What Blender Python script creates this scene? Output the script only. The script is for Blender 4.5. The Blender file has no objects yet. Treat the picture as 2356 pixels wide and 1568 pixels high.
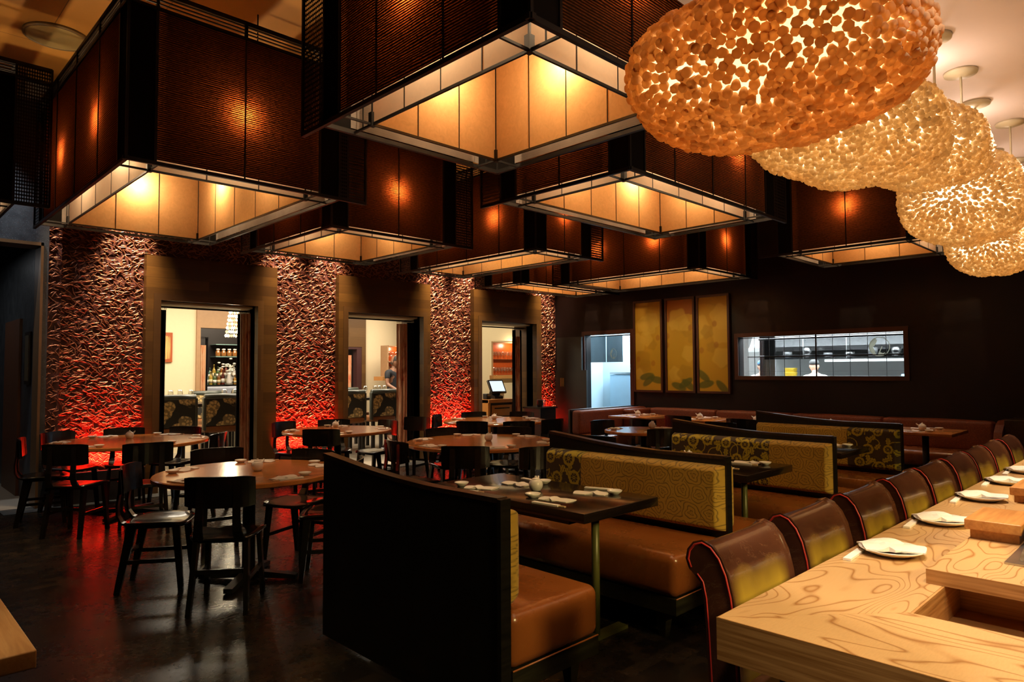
import bpy, bmesh, math, random
import numpy as np
from mathutils import Vector, Matrix
PI = math.pi
C = bpy.context.scene.collection
sc = bpy.context.scene
rnd = random.Random(7)

# ---------------------------------------------------------------- camera
def make_camera():
    f, yaw, pit, rol = 1564.9, 0.776937, 0.0432742, -0.0052269
    cy, sy, cp, sp, cr, sr = math.cos(yaw), math.sin(yaw), math.cos(pit), math.sin(pit), math.cos(rol), math.sin(rol)
    fw = Vector((sy*cp, cy*cp, sp)); rt = Vector((cy, -sy, 0)); up = rt.cross(fw)
    r2 = rt*cr + up*sr; u2 = up*cr - rt*sr
    m = Matrix((r2, u2, -fw)).transposed().to_4x4()
    m.translation = Vector((0, 0, 1.45))
    cd = bpy.data.cameras.new('camera'); cd.sensor_width = 36; cd.lens = f/2356*36
    cd.clip_start = .05; cd.clip_end = 100
    co = bpy.data.objects.new('camera', cd); C.objects.link(co); co.matrix_world = m
    sc.camera = co
make_camera()
sc.view_settings.view_transform = 'Standard'
sc.view_settings.look = 'None'
sc.view_settings.gamma = 1
sc.view_settings.exposure = 0.0
sc.view_settings.use_curve_mapping = False
sc.cycles.max_bounces = 5
sc.cycles.diffuse_bounces = 3
sc.cycles.glossy_bounces = 3
sc.cycles.transmission_bounces = 5
sc.cycles.transparent_max_bounces = 12
sc.cycles.sample_clamp_indirect = 4
sc.cycles.caustics_reflective = False
sc.cycles.caustics_refractive = False

w = bpy.data.worlds.new('World'); sc.world = w; w.use_nodes = True
w.node_tree.nodes['Background'].inputs[0].default_value = (1, .75, .5, 1)
w.node_tree.nodes['Background'].inputs[1].default_value = 0.006

# ---------------------------------------------------------------- lights
def point(loc, e, col=(1, .62, .3), r=.04, parent=None):
    l = bpy.data.lights.new('lamp_light', 'POINT'); l.energy = e; l.color = col; l.shadow_soft_size = r
    o = bpy.data.objects.new('lamp_light', l); C.objects.link(o); o.location = loc
    if parent: o.parent = parent
    return o
def aim(o, d):
    o.rotation_euler = Vector(d).to_track_quat('-Z', 'Y').to_euler()
def area(loc, d, sx, sy, e, col, spread=180):
    l = bpy.data.lights.new('area_light', 'AREA'); l.shape = 'RECTANGLE'; l.size = sx; l.size_y = sy
    l.energy = e; l.color = col; l.spread = math.radians(spread)
    o = bpy.data.objects.new('area_light', l); C.objects.link(o); o.location = loc; aim(o, d)
    return o
def spot(loc, tgt, e, col, ang, blend=.6, r=.03):
    l = bpy.data.lights.new('spot_light', 'SPOT'); l.energy = e; l.color = col; l.spot_size = math.radians(ang)
    l.spot_blend = blend; l.shadow_soft_size = r
    o = bpy.data.objects.new('spot_light', l); C.objects.link(o); o.location = loc
    aim(o, Vector(tgt)-Vector(loc)); return o

WARM = (1, .66, .36)
# copper wall: ceiling spots beside every portal
for sx in (2.40, 4.33, 5.03, 6.97, 7.66, 9.62):
    spot((sx, 8.58, 4.15), (sx, 8.97, 2.55), 1500, (1, .74, .44), 30, 1.)
    spot((sx, 8.30, 4.15), (sx, 8.97, 1.7), 520, (1, .70, .44), 40, 1.)
spot((1.60, 8.52, 4.2), (1.62, 8.83, 2.4), 260, (1, .74, .50), 16, .8)
spot((.9, 8.3, 4.3), (1.1, 8.8, 2.95), 200, (.85, .90, 1), 50, 1.)
# downlight over the table at the lower left
spot((.2, 2.6, 4.3), (.1, 2.35, .75), 260, (1, .78, .5), 18, 1., .05)
# copper wall: red strip lights set into the ledge at its foot
for xa, xb in ((1.90, 2.55), (4.22, 5.14), (6.85, 7.76), (9.50, 9.95)):
    area(((xa+xb)/2, 8.78, .37), (0, .9, 1), xb-xa, .06, 72*(xb-xa), (1, .022, .010), 80)
# sushi bar: downlights in the low ceiling
for bx in (2.2, 3.1, 4.0, 4.9, 5.8, 6.8):
    spot((bx, .62, 2.97), (bx, .66, .8), 150, (1, .80, .58), 66, .9, .05)
spot((1.75, -.1, 2.97), (2.0, .25, .8), 110, (1, .80, .58), 70, .9, .05)
spot((.75, -.2, 2.97), (2.0, .35, .72), 110, (1, .80, .58), 44, 1., .06)  # added spot from the camera side, brightens the counter's front edge
# yellowish work lights over the chefs' side of the sushi counter
for bx in (1.5, 2.7, 4.0, 5.6):
    spot((bx, -1.5, 2.35), (bx+.45, 2.0, .35), 330, (1, .74, .28), 34, 1., .22)
# kitchen fluorescents
area((11.4, 4.2, 2.7), (0, 0, -1), 1.6, 5, 900, (.88, .95, 1))
area((11.3, 7.9, 2.6), (0, 0, -1), 1.2, 1.6, 300, (.74, .90, 1))
# private dining room
area((6.0, 11.2, 3.1), (0, 0, -1), 8, 1.8, 420, (1, .86, .66))
spot((11.3, 10.2, 3.1), (11.6, 12.9, 1.6), 300, (1, .86, .62), 90)
area((5.9, 14.2, 2.9), (0, .4, -1), 1.6, .8, 70, (1, .82, .6))
# corridor behind the slate portal
area((.3, 10.6, 2.9), (0, 0, -1), 1.2, 1.5, 8, (.92, .95, 1))

# ---------------------------------------------------------------- node helpers
def srgb(r, g, b):
    f = lambda c: c/12.92 if c <= .04045 else ((c+.055)/1.055)**2.4
    return (f(r/255), f(g/255), f(b/255), 1)
class NT:
    def __init__(s, name):
        s.m = bpy.data.materials.new(name); s.m.use_nodes = True
        s.t = s.m.node_tree; s.n = s.t.nodes; s.l = s.t.links
        s.n.clear(); s.out = s.n.new('ShaderNodeOutputMaterial')
    def new(s, typ, **kw):
        n = s.n.new(typ)
        for k, v in kw.items():
            if k.startswith('i_'):
                key = k[2:]; key = int(key) if key.isdigit() else key.replace('_', ' ')
                s.set(n, key, v)
            else: setattr(n, k, v)
        return n
    def set(s, n, key, v):
        if isinstance(v, bpy.types.NodeSocket): s.l.new(v, n.inputs[key])
        else: n.inputs[key].default_value = v
    def coord(s, scale=(1, 1, 1), which='Object', rot=(0, 0, 0), loc=(0, 0, 0)):
        tc = s.n.new('ShaderNodeTexCoord'); mp = s.n.new('ShaderNodeMapping')
        s.l.new(tc.outputs[which], mp.inputs[0]); mp.inputs['Scale'].default_value = scale
        mp.inputs['Rotation'].default_value = rot; mp.inputs['Location'].default_value = loc
        return mp.outputs[0]
    def noise(s, vec, sc_=5, det=3, rough=.5, dist=0):
        n = s.new('ShaderNodeTexNoise', i_Vector=vec, i_Scale=float(sc_), i_Detail=float(det), i_Roughness=rough, i_Distortion=float(dist))
        return n.outputs['Fac']
    def math(s, op, a, b=0., c=0.):
        n = s.n.new('ShaderNodeMath'); n.operation = op
        for i, v in enumerate((a, b, c)): s.set(n, i, v)
        return n.outputs[0]
    def mix(s, fac, a, b, blend='MIX'):
        n = s.n.new('ShaderNodeMix'); n.data_type = 'RGBA'; n.blend_type = blend
        s.set(n, 0, fac); s.set(n, 6, a); s.set(n, 7, b); return n.outputs[2]
    def ramp(s, fac, stops):
        n = s.n.new('ShaderNodeValToRGB'); s.l.new(fac, n.inputs[0]); e = n.color_ramp.elements
        while len(e) < len(stops): e.new(.5)
        for i, (p, c) in enumerate(stops):
            e[i].position = p; e[i].color = c if len(c) == 4 else (*c, 1)
        return n.outputs[0]
    def bump(s, h, st=.3, d=.01):
        return s.new('ShaderNodeBump', i_Height=h, i_Strength=st, i_Distance=d).outputs[0]
    def bsdf(s, col, rough=.5, metal=0., normal=None, coat=0., emis=None, es=0., spec=.5, alpha=None, trans=0., sheen=0.):
        b = s.n.new('ShaderNodeBsdfPrincipled')
        s.set(b, 'Base Color', col); s.set(b, 'Roughness', rough); s.set(b, 'Metallic', metal)
        s.set(b, 'Specular IOR Level', spec); s.set(b, 'Coat Weight', coat)
        if normal is not None: s.set(b, 'Normal', normal)
        if emis is not None: s.set(b, 'Emission Color', emis); s.set(b, 'Emission Strength', es)
        if alpha is not None: s.set(b, 'Alpha', alpha)
        if trans: s.set(b, 'Transmission Weight', trans)
        if sheen: s.set(b, 'Sheen Weight', sheen)
        return b.outputs[0]
    def fin(s, sh): s.l.new(sh, s.out.inputs[0]); return s.m
MATS = {}
def plain(name, col, rough=.5, metal=0., coat=0., spec=.5, emis=None, es=0., var=.12, vs=18, trans=0., sheen=0.):
    """plain colour with a fine procedural variation"""
    if name in MATS: return MATS[name]
    t = NT(name); c = col if len(col) == 4 else (*col, 1)
    if var:
        n = t.noise(t.coord(), vs, 3)
        dk = tuple(x*(1-var) for x in c[:3])+(1,); lt = tuple(min(1, x*(1+var)) for x in c[:3])+(1,)
        cc = t.mix(n, dk, lt)
    else: cc = c
    MATS[name] = t.fin(t.bsdf(cc, rough, metal, coat=coat, spec=spec, emis=emis, es=es, trans=trans, sheen=sheen))
    return MATS[name]

def wood_contour(name, base, line, scale=(1, 1, 1), rings=22, ns=1.6, rough=.35, width=.16, coat=.0, amt=.8, rot=(0, 0, 0)):
    """plain sawn wood: contour lines of a stretched noise field"""
    t = NT(name); v = t.coord(scale, rot=rot)
    n = t.noise(v, ns, 2, .45, .25)
    a = t.math('MULTIPLY', n, rings); fr = t.math('FRACT', a)
    tri = t.math('ABSOLUTE', t.math('SUBTRACT', fr, .5))
    ln = t.ramp(tri, [(0., (1, 1, 1)), (width, (.35, .35, .35)), (width*2.2, (0, 0, 0))])
    fine = t.noise(t.coord(tuple(s*q for s, q in zip(scale, (6, 90, 60))), rot=rot), 3, 2)
    c = t.mix(t.math('MULTIPLY', ln, amt), base, line)
    c = t.mix(t.math('MULTIPLY', fine, .28), c, tuple(x*.72 for x in line[:3])+(1,))
    return t.fin(t.bsdf(c, rough, coat=coat, normal=t.bump(ln, .08, .002)))
def wood_fine(name, base, dark, scale=(1.5, 26, 26), rough=.4, coat=0., spec=.5):
    t = NT(name); v = t.coord(scale)
    n = t.noise(v, 2.2, 5, .6, .4); n2 = t.noise(t.coord(), 1.3, 2)
    c = t.mix(t.ramp(n, [(.35, (0, 0, 0)), (.68, (1, 1, 1))]), base, dark)
    c = t.mix(t.math('MULTIPLY', n2, .35), c, dark)
    return t.fin(t.bsdf(c, rough, coat=coat, spec=spec, normal=t.bump(n, .05, .002)))
def planks(name, base, dark, ph=.11, pl=.9, rough=.45, axis='x', coat=0.):
    """horizontal boards with staggered joints on a vertical face"""
    t = NT(name)
    tc = t.n.new('ShaderNodeTexCoord'); sp = t.n.new('ShaderNodeSeparateXYZ'); t.l.new(tc.outputs['Object'], sp.inputs[0])
    cb = t.n.new('ShaderNodeCombineXYZ'); t.l.new(sp.outputs[0 if axis == 'x' else 1], cb.inputs[0]); t.l.new(sp.outputs[2], cb.inputs[1])
    br = t.new('ShaderNodeTexBrick', i_Vector=cb.outputs[0], i_Scale=1., i_Color1=(.25, .25, .25, 1), i_Color2=(1, 1, 1, 1), i_Mortar=(0, 0, 0, 1))
    br.inputs['Mortar Size'].default_value = .0015; br.inputs['Brick Width'].default_value = pl; br.inputs['Row Height'].default_value = ph
    br.offset = .37
    g = t.noise(t.coord((2.5, 2.5, 40)), 2, 4, .6, .5)
    c = t.mix(br.outputs[0], dark, base)
    c = t.mix(t.math('MULTIPLY', g, .7), c, dark)
    return t.fin(t.bsdf(c, rough, coat=coat, spec=.3, normal=t.bump(g, .05, .002)))

BLACK = plain('black_lacquer', (.008, .007, .006), .22, coat=.0, spec=.5)
BLACKW = wood_fine('black_stained_wood', (.012, .010, .008, 1), (.004, .0035, .003, 1), rough=.32)
BLACKM = plain('black_metal', (.012, .011, .010), .45, spec=.3)
PORC = plain('white_porcelain', (.82, .78, .72), .18, coat=.3, var=.03)
LINEN = plain('white_linen', (.80, .74, .68), .85, var=.06, vs=60, sheen=.2)
PAPER = plain('white_paper', (.85, .82, .76), .7, var=.03)
CHOPW = plain('pale_chopstick_wood', (.62, .45, .24), .55)
BRASS = plain('dull_brass', (.35, .26, .08), .35, metal=.8)
GREYIRON = plain('olive_painted_steel', (.10, .10, .025), .38, metal=.2)
CHROME = plain('brushed_steel', (.45, .45, .45), .28, metal=1.)
GLASS = None
def mk_glass():
    t = NT('clear_glass')
    g = t.new('ShaderNodeBsdfGlossy', i_Roughness=.03, i_Color=(1, 1, 1, 1)); tr = t.new('ShaderNodeBsdfTransparent', i_Color=(.93, .95, .95, 1))
    fr = t.new('ShaderNodeLayerWeight', i_Blend=.35)
    m = t.new('ShaderNodeMixShader'); t.l.new(t.math('ADD', t.math('MULTIPLY', fr.outputs['Facing'], .75), .05), m.inputs[0]); t.l.new(tr.outputs[0], m.inputs[1]); t.l.new(g.outputs[0], m.inputs[2])
    return t.fin(m.outputs[0])
GLASS = mk_glass()

# ---------------------------------------------------------------- mesh helpers
class MB:
    def __init__(s): s.v = []; s.f = []; s.sm = []
    def add(s, vs, fs, smooth=False):
        o = len(s.v); s.v += [tuple(v) for v in vs]; s.f += [tuple(i+o for i in f) for f in fs]; s.sm += [smooth]*len(fs)
        return s
    def box(s, x0, x1, y0, y1, z0, z1):
        v = [(x, y, z) for z in (z0, z1) for y in (y0, y1) for x in (x0, x1)]
        return s.add(v, [(0, 2, 3, 1), (4, 5, 7, 6), (0, 1, 5, 4), (2, 6, 7, 3), (0, 4, 6, 2), (1, 3, 7, 5)])
    def bar(s, a, b, w, h, up=(0, 0, 1), w2=None, h2=None):
        a = Vector(a); b = Vector(b); d = (b-a).normalized(); u = Vector(up)
        if abs(d.dot(u)) > .98: u = Vector((0, 1, 0))
        sd = d.cross(u).normalized(); u = sd.cross(d)
        w2 = w if w2 is None else w2; h2 = h if h2 is None else h2
        v = []
        for p, ww, hh in ((a, w, h), (b, w2, h2)):
            for i, j in ((-1, -1), (1, -1), (1, 1), (-1, 1)): v.append(p+sd*(i*ww/2)+u*(j*hh/2))
        return s.add(v, [(0, 1, 2, 3), (7, 6, 5, 4), (0, 4, 5, 1), (1, 5, 6, 2), (2, 6, 7, 3), (3, 7, 4, 0)])
    def tube(s, pts, r, n=8, cap=True, smooth=True, closed=False):
        pts = [Vector(p) for p in pts]; m = len(pts); rr = r if isinstance(r, (list, tuple)) else [r]*m
        vs = []; fs = []; prev = None
        for i, p in enumerate(pts):
            if closed: d = pts[(i+1) % m]-pts[i-1]
            else: d = (pts[min(i+1, m-1)]-pts[max(i-1, 0)])
            d.normalize()
            if prev is None:
                u = Vector((0, 0, 1)) if abs(d.z) < .9 else Vector((1, 0, 0))
            else: u = prev
            a = (u-d*u.dot(d)).normalized(); prev = a; b = d.cross(a)
            for k in range(n):
                t = 2*PI*k/n; vs.append(p+(a*math.cos(t)+b*math.sin(t))*rr[i])
        for i in range(m if closed else m-1):
            for k in range(n):
                j = (i+1) % m
                fs.append((i*n+k, i*n+(k+1) % n, j*n+(k+1) % n, j*n+k))
        if cap and not closed: fs += [tuple(range(n-1, -1, -1)), tuple((m-1)*n+k for k in range(n))]
        return s.add(vs, fs, smooth)
    def lathe(s, prof, c=(0, 0, 0), n=24, sx=1, sy=1, smooth=True):
        vs = []; fs = []; m = len(prof)
        for r, z in prof:
            for k in range(n):
                t = 2*PI*k/n; vs.append((c[0]+r*sx*math.cos(t), c[1]+r*sy*math.sin(t), c[2]+z))
        for i in range(m-1):
            for k in range(n): fs.append((i*n+k, i*n+(k+1) % n, (i+1)*n+(k+1) % n, (i+1)*n+k))
        if prof[0][0] > 1e-4: fs.append(tuple(range(n-1, -1, -1)))
        if prof[-1][0] > 1e-4: fs.append(tuple((m-1)*n+k for k in range(n)))
        return s.add(vs, fs, smooth)
    def prism(s, poly, z0, z1, axes='xyz', smooth=False):
        """extrude polygon given in first two axes along the third"""
        idx = {'x': 0, 'y': 1, 'z': 2}; a, b, c = (idx[q] for q in axes); n = len(poly); vs = []
        for z in (z0, z1):
            for p in poly:
                q = [0, 0, 0]; q[a], q[b], q[c] = p[0], p[1], z; vs.append(q)
        fs = [tuple(range(n-1, -1, -1)), tuple(range(n, 2*n))]
        o = len(s.v); s.add(vs, fs, False)
        side = [(i, (i+1) % n, n+(i+1) % n, n+i) for i in range(n)]
        s.f += [tuple(i+o for i in f) for f in side]; s.sm += [smooth]*n
        return s
    def rbox(s, x0, x1, y0, y1, z0, z1, r=.02, n=3, puff=0.):
        """box with rounded edges; puff bulges the faces"""
        c = Vector(((x0+x1)/2, (y0+y1)/2, (z0+z1)/2)); h = Vector(((x1-x0)/2, (y1-y0)/2, (z1-z0)/2))
        r = min(r, h.x, h.y, h.z)
        def samples(hl):
            a = [-(hl-r)-r*(n-k)/n for k in range(n)]+[-(hl-r)]
            mid = [(hl-r)*(-1+k/3) for k in range(1, 6)] if puff else []
            return a+mid+[-q for q in reversed(a)]
        S = [samples(h.x), samples(h.y), samples(h.z)]
        key = {}; vs = []; fs = []
        def vid(p):
            k = tuple(round(q, 6) for q in p)
            if k not in key:
                q = Vector(p); inn = Vector([max(-(h[i]-r), min(h[i]-r, q[i])) for i in range(3)])
                d = q-inn
                if d.length > 1e-9: q = inn+d.normalized()*r
                if puff:
                    for i in range(3):
                        j, k2 = [t for t in range(3) if t != i]
                        wgt = (1-(q[j]/h[j])**2)*(1-(q[k2]/h[k2])**2)*(q[i]/h[i])
                        q[i] += puff*wgt
                key[k] = len(vs); vs.append(q+c)
            return key[k]
        for ax in range(3):
            a, b = [t for t in range(3) if t != ax]
            for sg in (-1, 1):
                for i in range(len(S[a])-1):
                    for j in range(len(S[b])-1):
                        q = []
                        for (u, v_) in ((i, j), (i+1, j), (i+1, j+1), (i, j+1)):
                            p = [0, 0, 0]; p[ax] = sg*h[ax]; p[a] = S[a][u]; p[b] = S[b][v_]; q.append(vid(p))
                        if (sg > 0) == (ax == 1): q.reverse()
                        if len(set(q)) > 2: fs.append(tuple(dict.fromkeys(q)))
        return s.add(vs, fs, True)
    def xf(s, M, start=0):
        for i in range(start, len(s.v)): s.v[i] = tuple(M @ Vector(s.v[i]))
        return s
    def mesh(s, name, mat):
        me = bpy.data.meshes.new(name); me.from_pydata(s.v, [], s.f)
        me.polygons.foreach_set('use_smooth', s.sm)
        if mat: me.materials.append(mat)
        me.update(); return me
    def build(s, name, mat, parent=None, loc=None, rotz=0.):
        o = bpy.data.objects.new(name, s.mesh(name, mat)); C.objects.link(o)
        if parent: o.parent = parent
        if loc is not None: o.location = loc
        o.rotation_euler.z = rotz
        return o
def tag(o, label, cat, group=None, kind=None):
    if label: o['label'] = label
    if cat: o['category'] = cat
    if group: o['group'] = group
    if kind: o['kind'] = kind
    return o
def thing(name, label, cat, loc=(0, 0, 0), rotz=0., group=None):
    o = bpy.data.objects.new(name, None); C.objects.link(o); o.location = loc; o.rotation_euler.z = rotz
    o.empty_display_size = .1
    return tag(o, label, cat, group)
def struct(name, mb, mat, label=None, parent=None):
    o = mb.build(name, mat, parent)
    if parent is None: o['kind'] = 'structure'
    if label: o['label'] = label
    return o
def copy_tree(o, parent=None):
    c = o.copy(); C.objects.link(c)
    if parent: c.parent = parent
    for ch in o.children: copy_tree(ch, c)
    return c
def dup(root, loc, rotz, label, group=None, cat=None):
    r = copy_tree(root); r.location = loc; r.rotation_euler.z = rotz; r['label'] = label
    if group: r['group'] = group
    if cat: r['category'] = cat
    return r
def box_obj(name, d, mat, parent=None): return MB().box(*d).build(name, mat, parent)
# ================================================================ ROOM SHELL
YW, XW = 8.95, 10.0
def floor_mat():
    t = NT('dark_wood_block_floor')
    tc = t.n.new('ShaderNodeTexCoord')
    br = t.new('ShaderNodeTexBrick', i_Vector=tc.outputs['Object'], i_Scale=1., i_Color1=(0, 0, 0, 1), i_Color2=(1, 1, 1, 1), i_Mortar=(.1, .1, .1, 1))
    br.inputs['Mortar Size'].default_value = .002; br.inputs['Brick Width'].default_value = .11; br.inputs['Row Height'].default_value = .075
    br.offset = .5; br.inputs['Bias'].default_value = -.35
    n = t.noise(t.coord(), 1.4, 4); n2 = t.noise(t.coord(), 30, 3)
    c = t.mix(br.outputs[0], (.010, .008, .006, 1), (.050, .034, .018, 1))
    c = t.mix(t.math('MULTIPLY', n, .6), c, (.009, .008, .007, 1))
    r = t.math('ADD', t.math('MULTIPLY', n2, .16), t.math('MULTIPLY', n, .22))
    return t.fin(t.bsdf(c, t.math('ADD', r, .08), spec=.35, normal=t.bump(br.outputs[0], .012, .001)))
fl = MB().box(-2.5, 14.2, -2.5, YW-.02, -.1, 0)
struct('floor', fl, floor_mat())
slate_f = NT('grey_slate_floor_tiles')
_b = slate_f.new('ShaderNodeTexBrick', i_Scale=1., i_Color1=(.05, .055, .055, 1), i_Color2=(.075, .08, .08, 1), i_Mortar=(.02, .02, .02, 1))
slate_f.l.new(slate_f.n.new('ShaderNodeTexCoord').outputs['Object'], _b.inputs[0]); _b.inputs['Brick Width'].default_value = .6; _b.inputs['Row Height'].default_value = .4; _b.inputs['Mortar Size'].default_value = .006
SLATEF = slate_f.fin(slate_f.bsdf(_b.outputs[0], .35))
box_obj('floor_threshold', (1.2, 9.9, YW-.35, YW-.02, .001, .006), SLATEF)['kind'] = 'structure'
box_obj('floor_private', (-1.5, 15.5, YW-.02, 17, -.1, 0), plain('pale_stone_floor', (.30, .26, .2), .4))['kind'] = 'structure'

def slate_mat():
    t = NT('dark_grey_slate')
    n = t.noise(t.coord((1, 1, 1)), 6, 6, .65); s2 = t.noise(t.coord(), 160, 2)
    c = t.ramp(n, [(.3, (.018, .020, .022, 1)), (.75, (.060, .064, .068, 1))])
    sp = t.ramp(s2, [(.66, (0, 0, 0, 1)), (.72, (1, 1, 1, 1))])
    c = t.mix(t.math('MULTIPLY', sp, .5), c, (.3, .32, .34, 1))
    return t.fin(t.bsdf(c, .38, normal=t.bump(n, .5, .01)))
SLATE = slate_mat()
PORTAL = planks('portal_walnut_boards', (.110, .052, .011, 1), (.030, .013, .004, 1), .13, 1.1, .35)
DARKWOODWALL = planks('dark_mahogany_boards', (.0075, .0034, .0042, 1), (.0045, .0022, .0030, 1), .20, 2.2, .5, 'y')
CREAM = plain('cream_plaster', (.66, .55, .36), .8, var=.03)

# --- copper wall with its three portals (openings cut out)
PORT = [(2.565, 4.207, 2.725, 3.94), (5.152, 6.835, 5.30, 6.69), (7.779, 9.486, 7.95, 9.35)]
ZP, ZO = 2.865, 2.33
RED_BACK = plain('dark_red_wall_base', (.060, .012, .009), .55)
wb = MB()
xs = 1.5
for a, b, c_, d in PORT:
    wb.box(xs, c_, YW, YW+.16, 0, 4.4); wb.box(c_, d, YW, YW+.16, ZO, 4.4); xs = d
wb.box(xs, 10.0, YW, YW+.16, 0, 4.4)
wall_back = struct('wall_back', wb, RED_BACK)

def copper():
    t = NT('copper_rods')
    n = t.noise(t.coord(), 3.5, 3)
    c = t.ramp(n, [(.3, (.34, .13, .075, 1)), (.7, (.52, .23, .13, 1))])
    return t.fin(t.bsdf(c, .32, metal=.85, spec=.6))
COPPER = copper()
def rods(regions, dens, length=(.055, .088), seed=3, yoff=0.):
    """short bent copper rods, wider in the middle, laid at random angles over the wall"""
    R = random.Random(seed); V = []; F = []; o = 0
    ring = 5; seg = 5
    for (x0, x1, z0, z1) in regions:
        g_ = 1/math.sqrt(dens); nx_ = max(1, int((x1-x0)/g_)); nz_ = max(1, int((z1-z0)/g_))
        for q_ in range(nx_*nz_):
            cx = x0+(q_ % nx_+R.uniform(-.3, 1.3))*(x1-x0)/nx_; cz = z0+(q_//nx_+R.uniform(-.3, 1.3))*(z1-z0)/nz_; L = R.uniform(*length)
            an = R.choice((-.5, .45))+R.gauss(0, .30) if R.random() < .85 else R.uniform(-PI/2, PI/2)
            bend = R.uniform(-.12, .12)*L; rad = R.uniform(.0046, .0068); y = YW-.006-R.random()*.014-yoff; tilt = R.uniform(-.10, .10)
            ca, sa = math.cos(an), math.sin(an)
            for i in range(seg):
                u = i/(seg-1)*2-1; px = u*L/2; pz = bend*(1-u*u); py = tilt*px; rr = rad*math.sqrt(max(.12, 1-u*u*.9))
                for k in range(ring):
                    t = 2*PI*k/ring; dz = math.cos(t)*rr; dy = math.sin(t)*rr
                    X = px; Z = pz+dz
                    gx = min(max(cx+X*ca-Z*sa, x0), x1)
                    V.append((gx, y+py+dy, min(max(cz+X*sa+Z*ca, z0), z1)))
            for i in range(seg-1):
                for k in range(ring):
                    F.append((o+i*ring+k, o+i*ring+(k+1) % ring, o+(i+1)*ring+(k+1) % ring, o+(i+1)*ring+k))
            o += seg*ring
    m = MB(); m.v = V; m.f = F; m.sm = [True]*len(F)
    return m
regs = []
xs = 1.58
for a, b, c_, d in PORT:
    regs.append((xs, a-.005, .05, 2.84)); regs.append((a, b, ZP+.0, 2.86)); xs = b+.005
    regs.append((a, b, 2.868, 3.55))
regs.append((xs, 9.98, .05, 2.84))
regs = [r for r in regs if r[3]-r[2] > .01]
regs.append((1.58, 2.56, 2.85, 3.55)); regs.append((4.21, 5.15, 2.85, 3.55)); regs.append((6.84, 7.775, 2.85, 3.55)); regs.append((9.49, 9.98, 2.85, 3.55))
rel = rods(regs, 760).build('wall_relief', COPPER, wall_back)
# pilaster in front of the left end of the copper wall
pil = struct('trim_1', MB().box(1.575, 1.70, YW-.10, YW, 0, 4.4), RED_BACK)
rods([(1.575, 1.70, .1, 3.5)], 700, seed=9, yoff=.10).build('trim_relief', COPPER, pil)
# horizontal seams in the panelling and the ledge that hides the red strips
LEDGE = plain('dark_ledge', (.02, .012, .01), .5)
for i, (xa, xb) in enumerate(((1.66, 2.56), (4.21, 5.15), (6.84, 7.775), (9.49, 9.97))):
    struct('trim_%d' % (i+2), MB().box(xa, xb, YW-.20, YW-.14, 0.0, .345).box(xa, xb, YW-.14, YW-.02, 0, .30), LEDGE)

# --- portals
for i, (a, b, c_, d) in enumerate(PORT):
    y0, y1 = YW-.10, YW+.50
    m = MB().box(a, c_, y0, y1, 0, ZP).box(d, b, y0, y1, 0, ZP).box(c_, d, y0, y1, ZO, ZP)
    # shallow raised frame round the opening
    e = .075
    p = struct('door_%d' % (i+1), m, PORTAL)
    fr = MB().box(c_-e, c_+.005, y0-.014, y0, 0, ZO+e).box(d-.005, d+e, y0-.014, y0, 0, ZO+e).box(c_+.005, d-.005, y0-.014, y0, ZO-.005, ZO+e)
    fr.build('door_casing', planks('casing_walnut_%d' % i, (.10, .050, .014, 1), (.045, .021, .008, 1), .6, .6, .35), p)
    # bright plaster soffit inside the opening
    MB().box(c_, d, y0+.16, y1, ZO-.03, ZO-.001).build('door_soffit', CREAM, p)

# --- kitchen wall (far right) : plane x = XW
m = MB(); T = .16
WIN = (2.775, 5.106, 1.347, 1.948); DOOR = (7.15, 8.19, 0, 2.106)
m.box(XW, XW+T, -2.5, WIN[0], 0, 4.4); m.box(XW, XW+T, WIN[0], WIN[1], 0, WIN[2]); m.box(XW, XW+T, WIN[0], WIN[1], WIN[3], 4.4)
m.box(XW, XW+T, WIN[1], DOOR[0], 0, 4.4); m.box(XW, XW+T, DOOR[0], DOOR[1], DOOR[3], 4.4); m.box(XW, XW+T, DOOR[1], YW+.16, 0, 4.4)
struct('wall_right', m, DARKWOODWALL)
TRIMW = plain('dark_red_brown_trim', (.045, .014, .008), .4)
def frame_yz(name, y0, y1, z0, z1, w, d, mat, x=XW, bottom=True):
    m = MB().box(x-d, x+.02, y0-w, y0, z0-(w if bottom else 0), z1+w).box(x-d, x+.02, y1, y1+w, z0-(w if bottom else 0), z1+w).box(x-d, x+.02, y0, y1, z1, z1+w)
    if bottom: m.box(x-d, x+.02, y0, y1, z0-w, z0)
    return struct(name, m, mat)
win = frame_yz('window_1', *WIN, .06, .03, TRIMW)
# thin leading of the pass-through window
ld = MB()
for k in range(1, 10):
    y = WIN[0]+(WIN[1]-WIN[0])*k/10; ww = .010 if k == 5 else .0022
    ld.box(XW+.05, XW+.062, y-ww, y+ww, WIN[2], WIN[3])
ld.box(XW+.05, XW+.062, WIN[0], WIN[1]-.12, WIN[2]+.285, WIN[2]+.297).box(XW+.05, XW+.062, WIN[0], WIN[1], WIN[3]-.022, WIN[3]-.012)
for k in (1, 3): ld.box(XW+.053, XW+.059, WIN[0], WIN[1]-.12, WIN[2]+.1*k-.03, WIN[2]+.1*k-.0285)
ld.build('window_leading', BLACKM, win)
MB().box(XW+.056, XW+.058, WIN[0], WIN[1], WIN[2], WIN[3]).build('window_pane', GLASS, win)
frame_yz('door_4', DOOR[0], DOOR[1], 0, DOOR[3], .07, .03, TRIMW, bottom=False)
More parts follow.
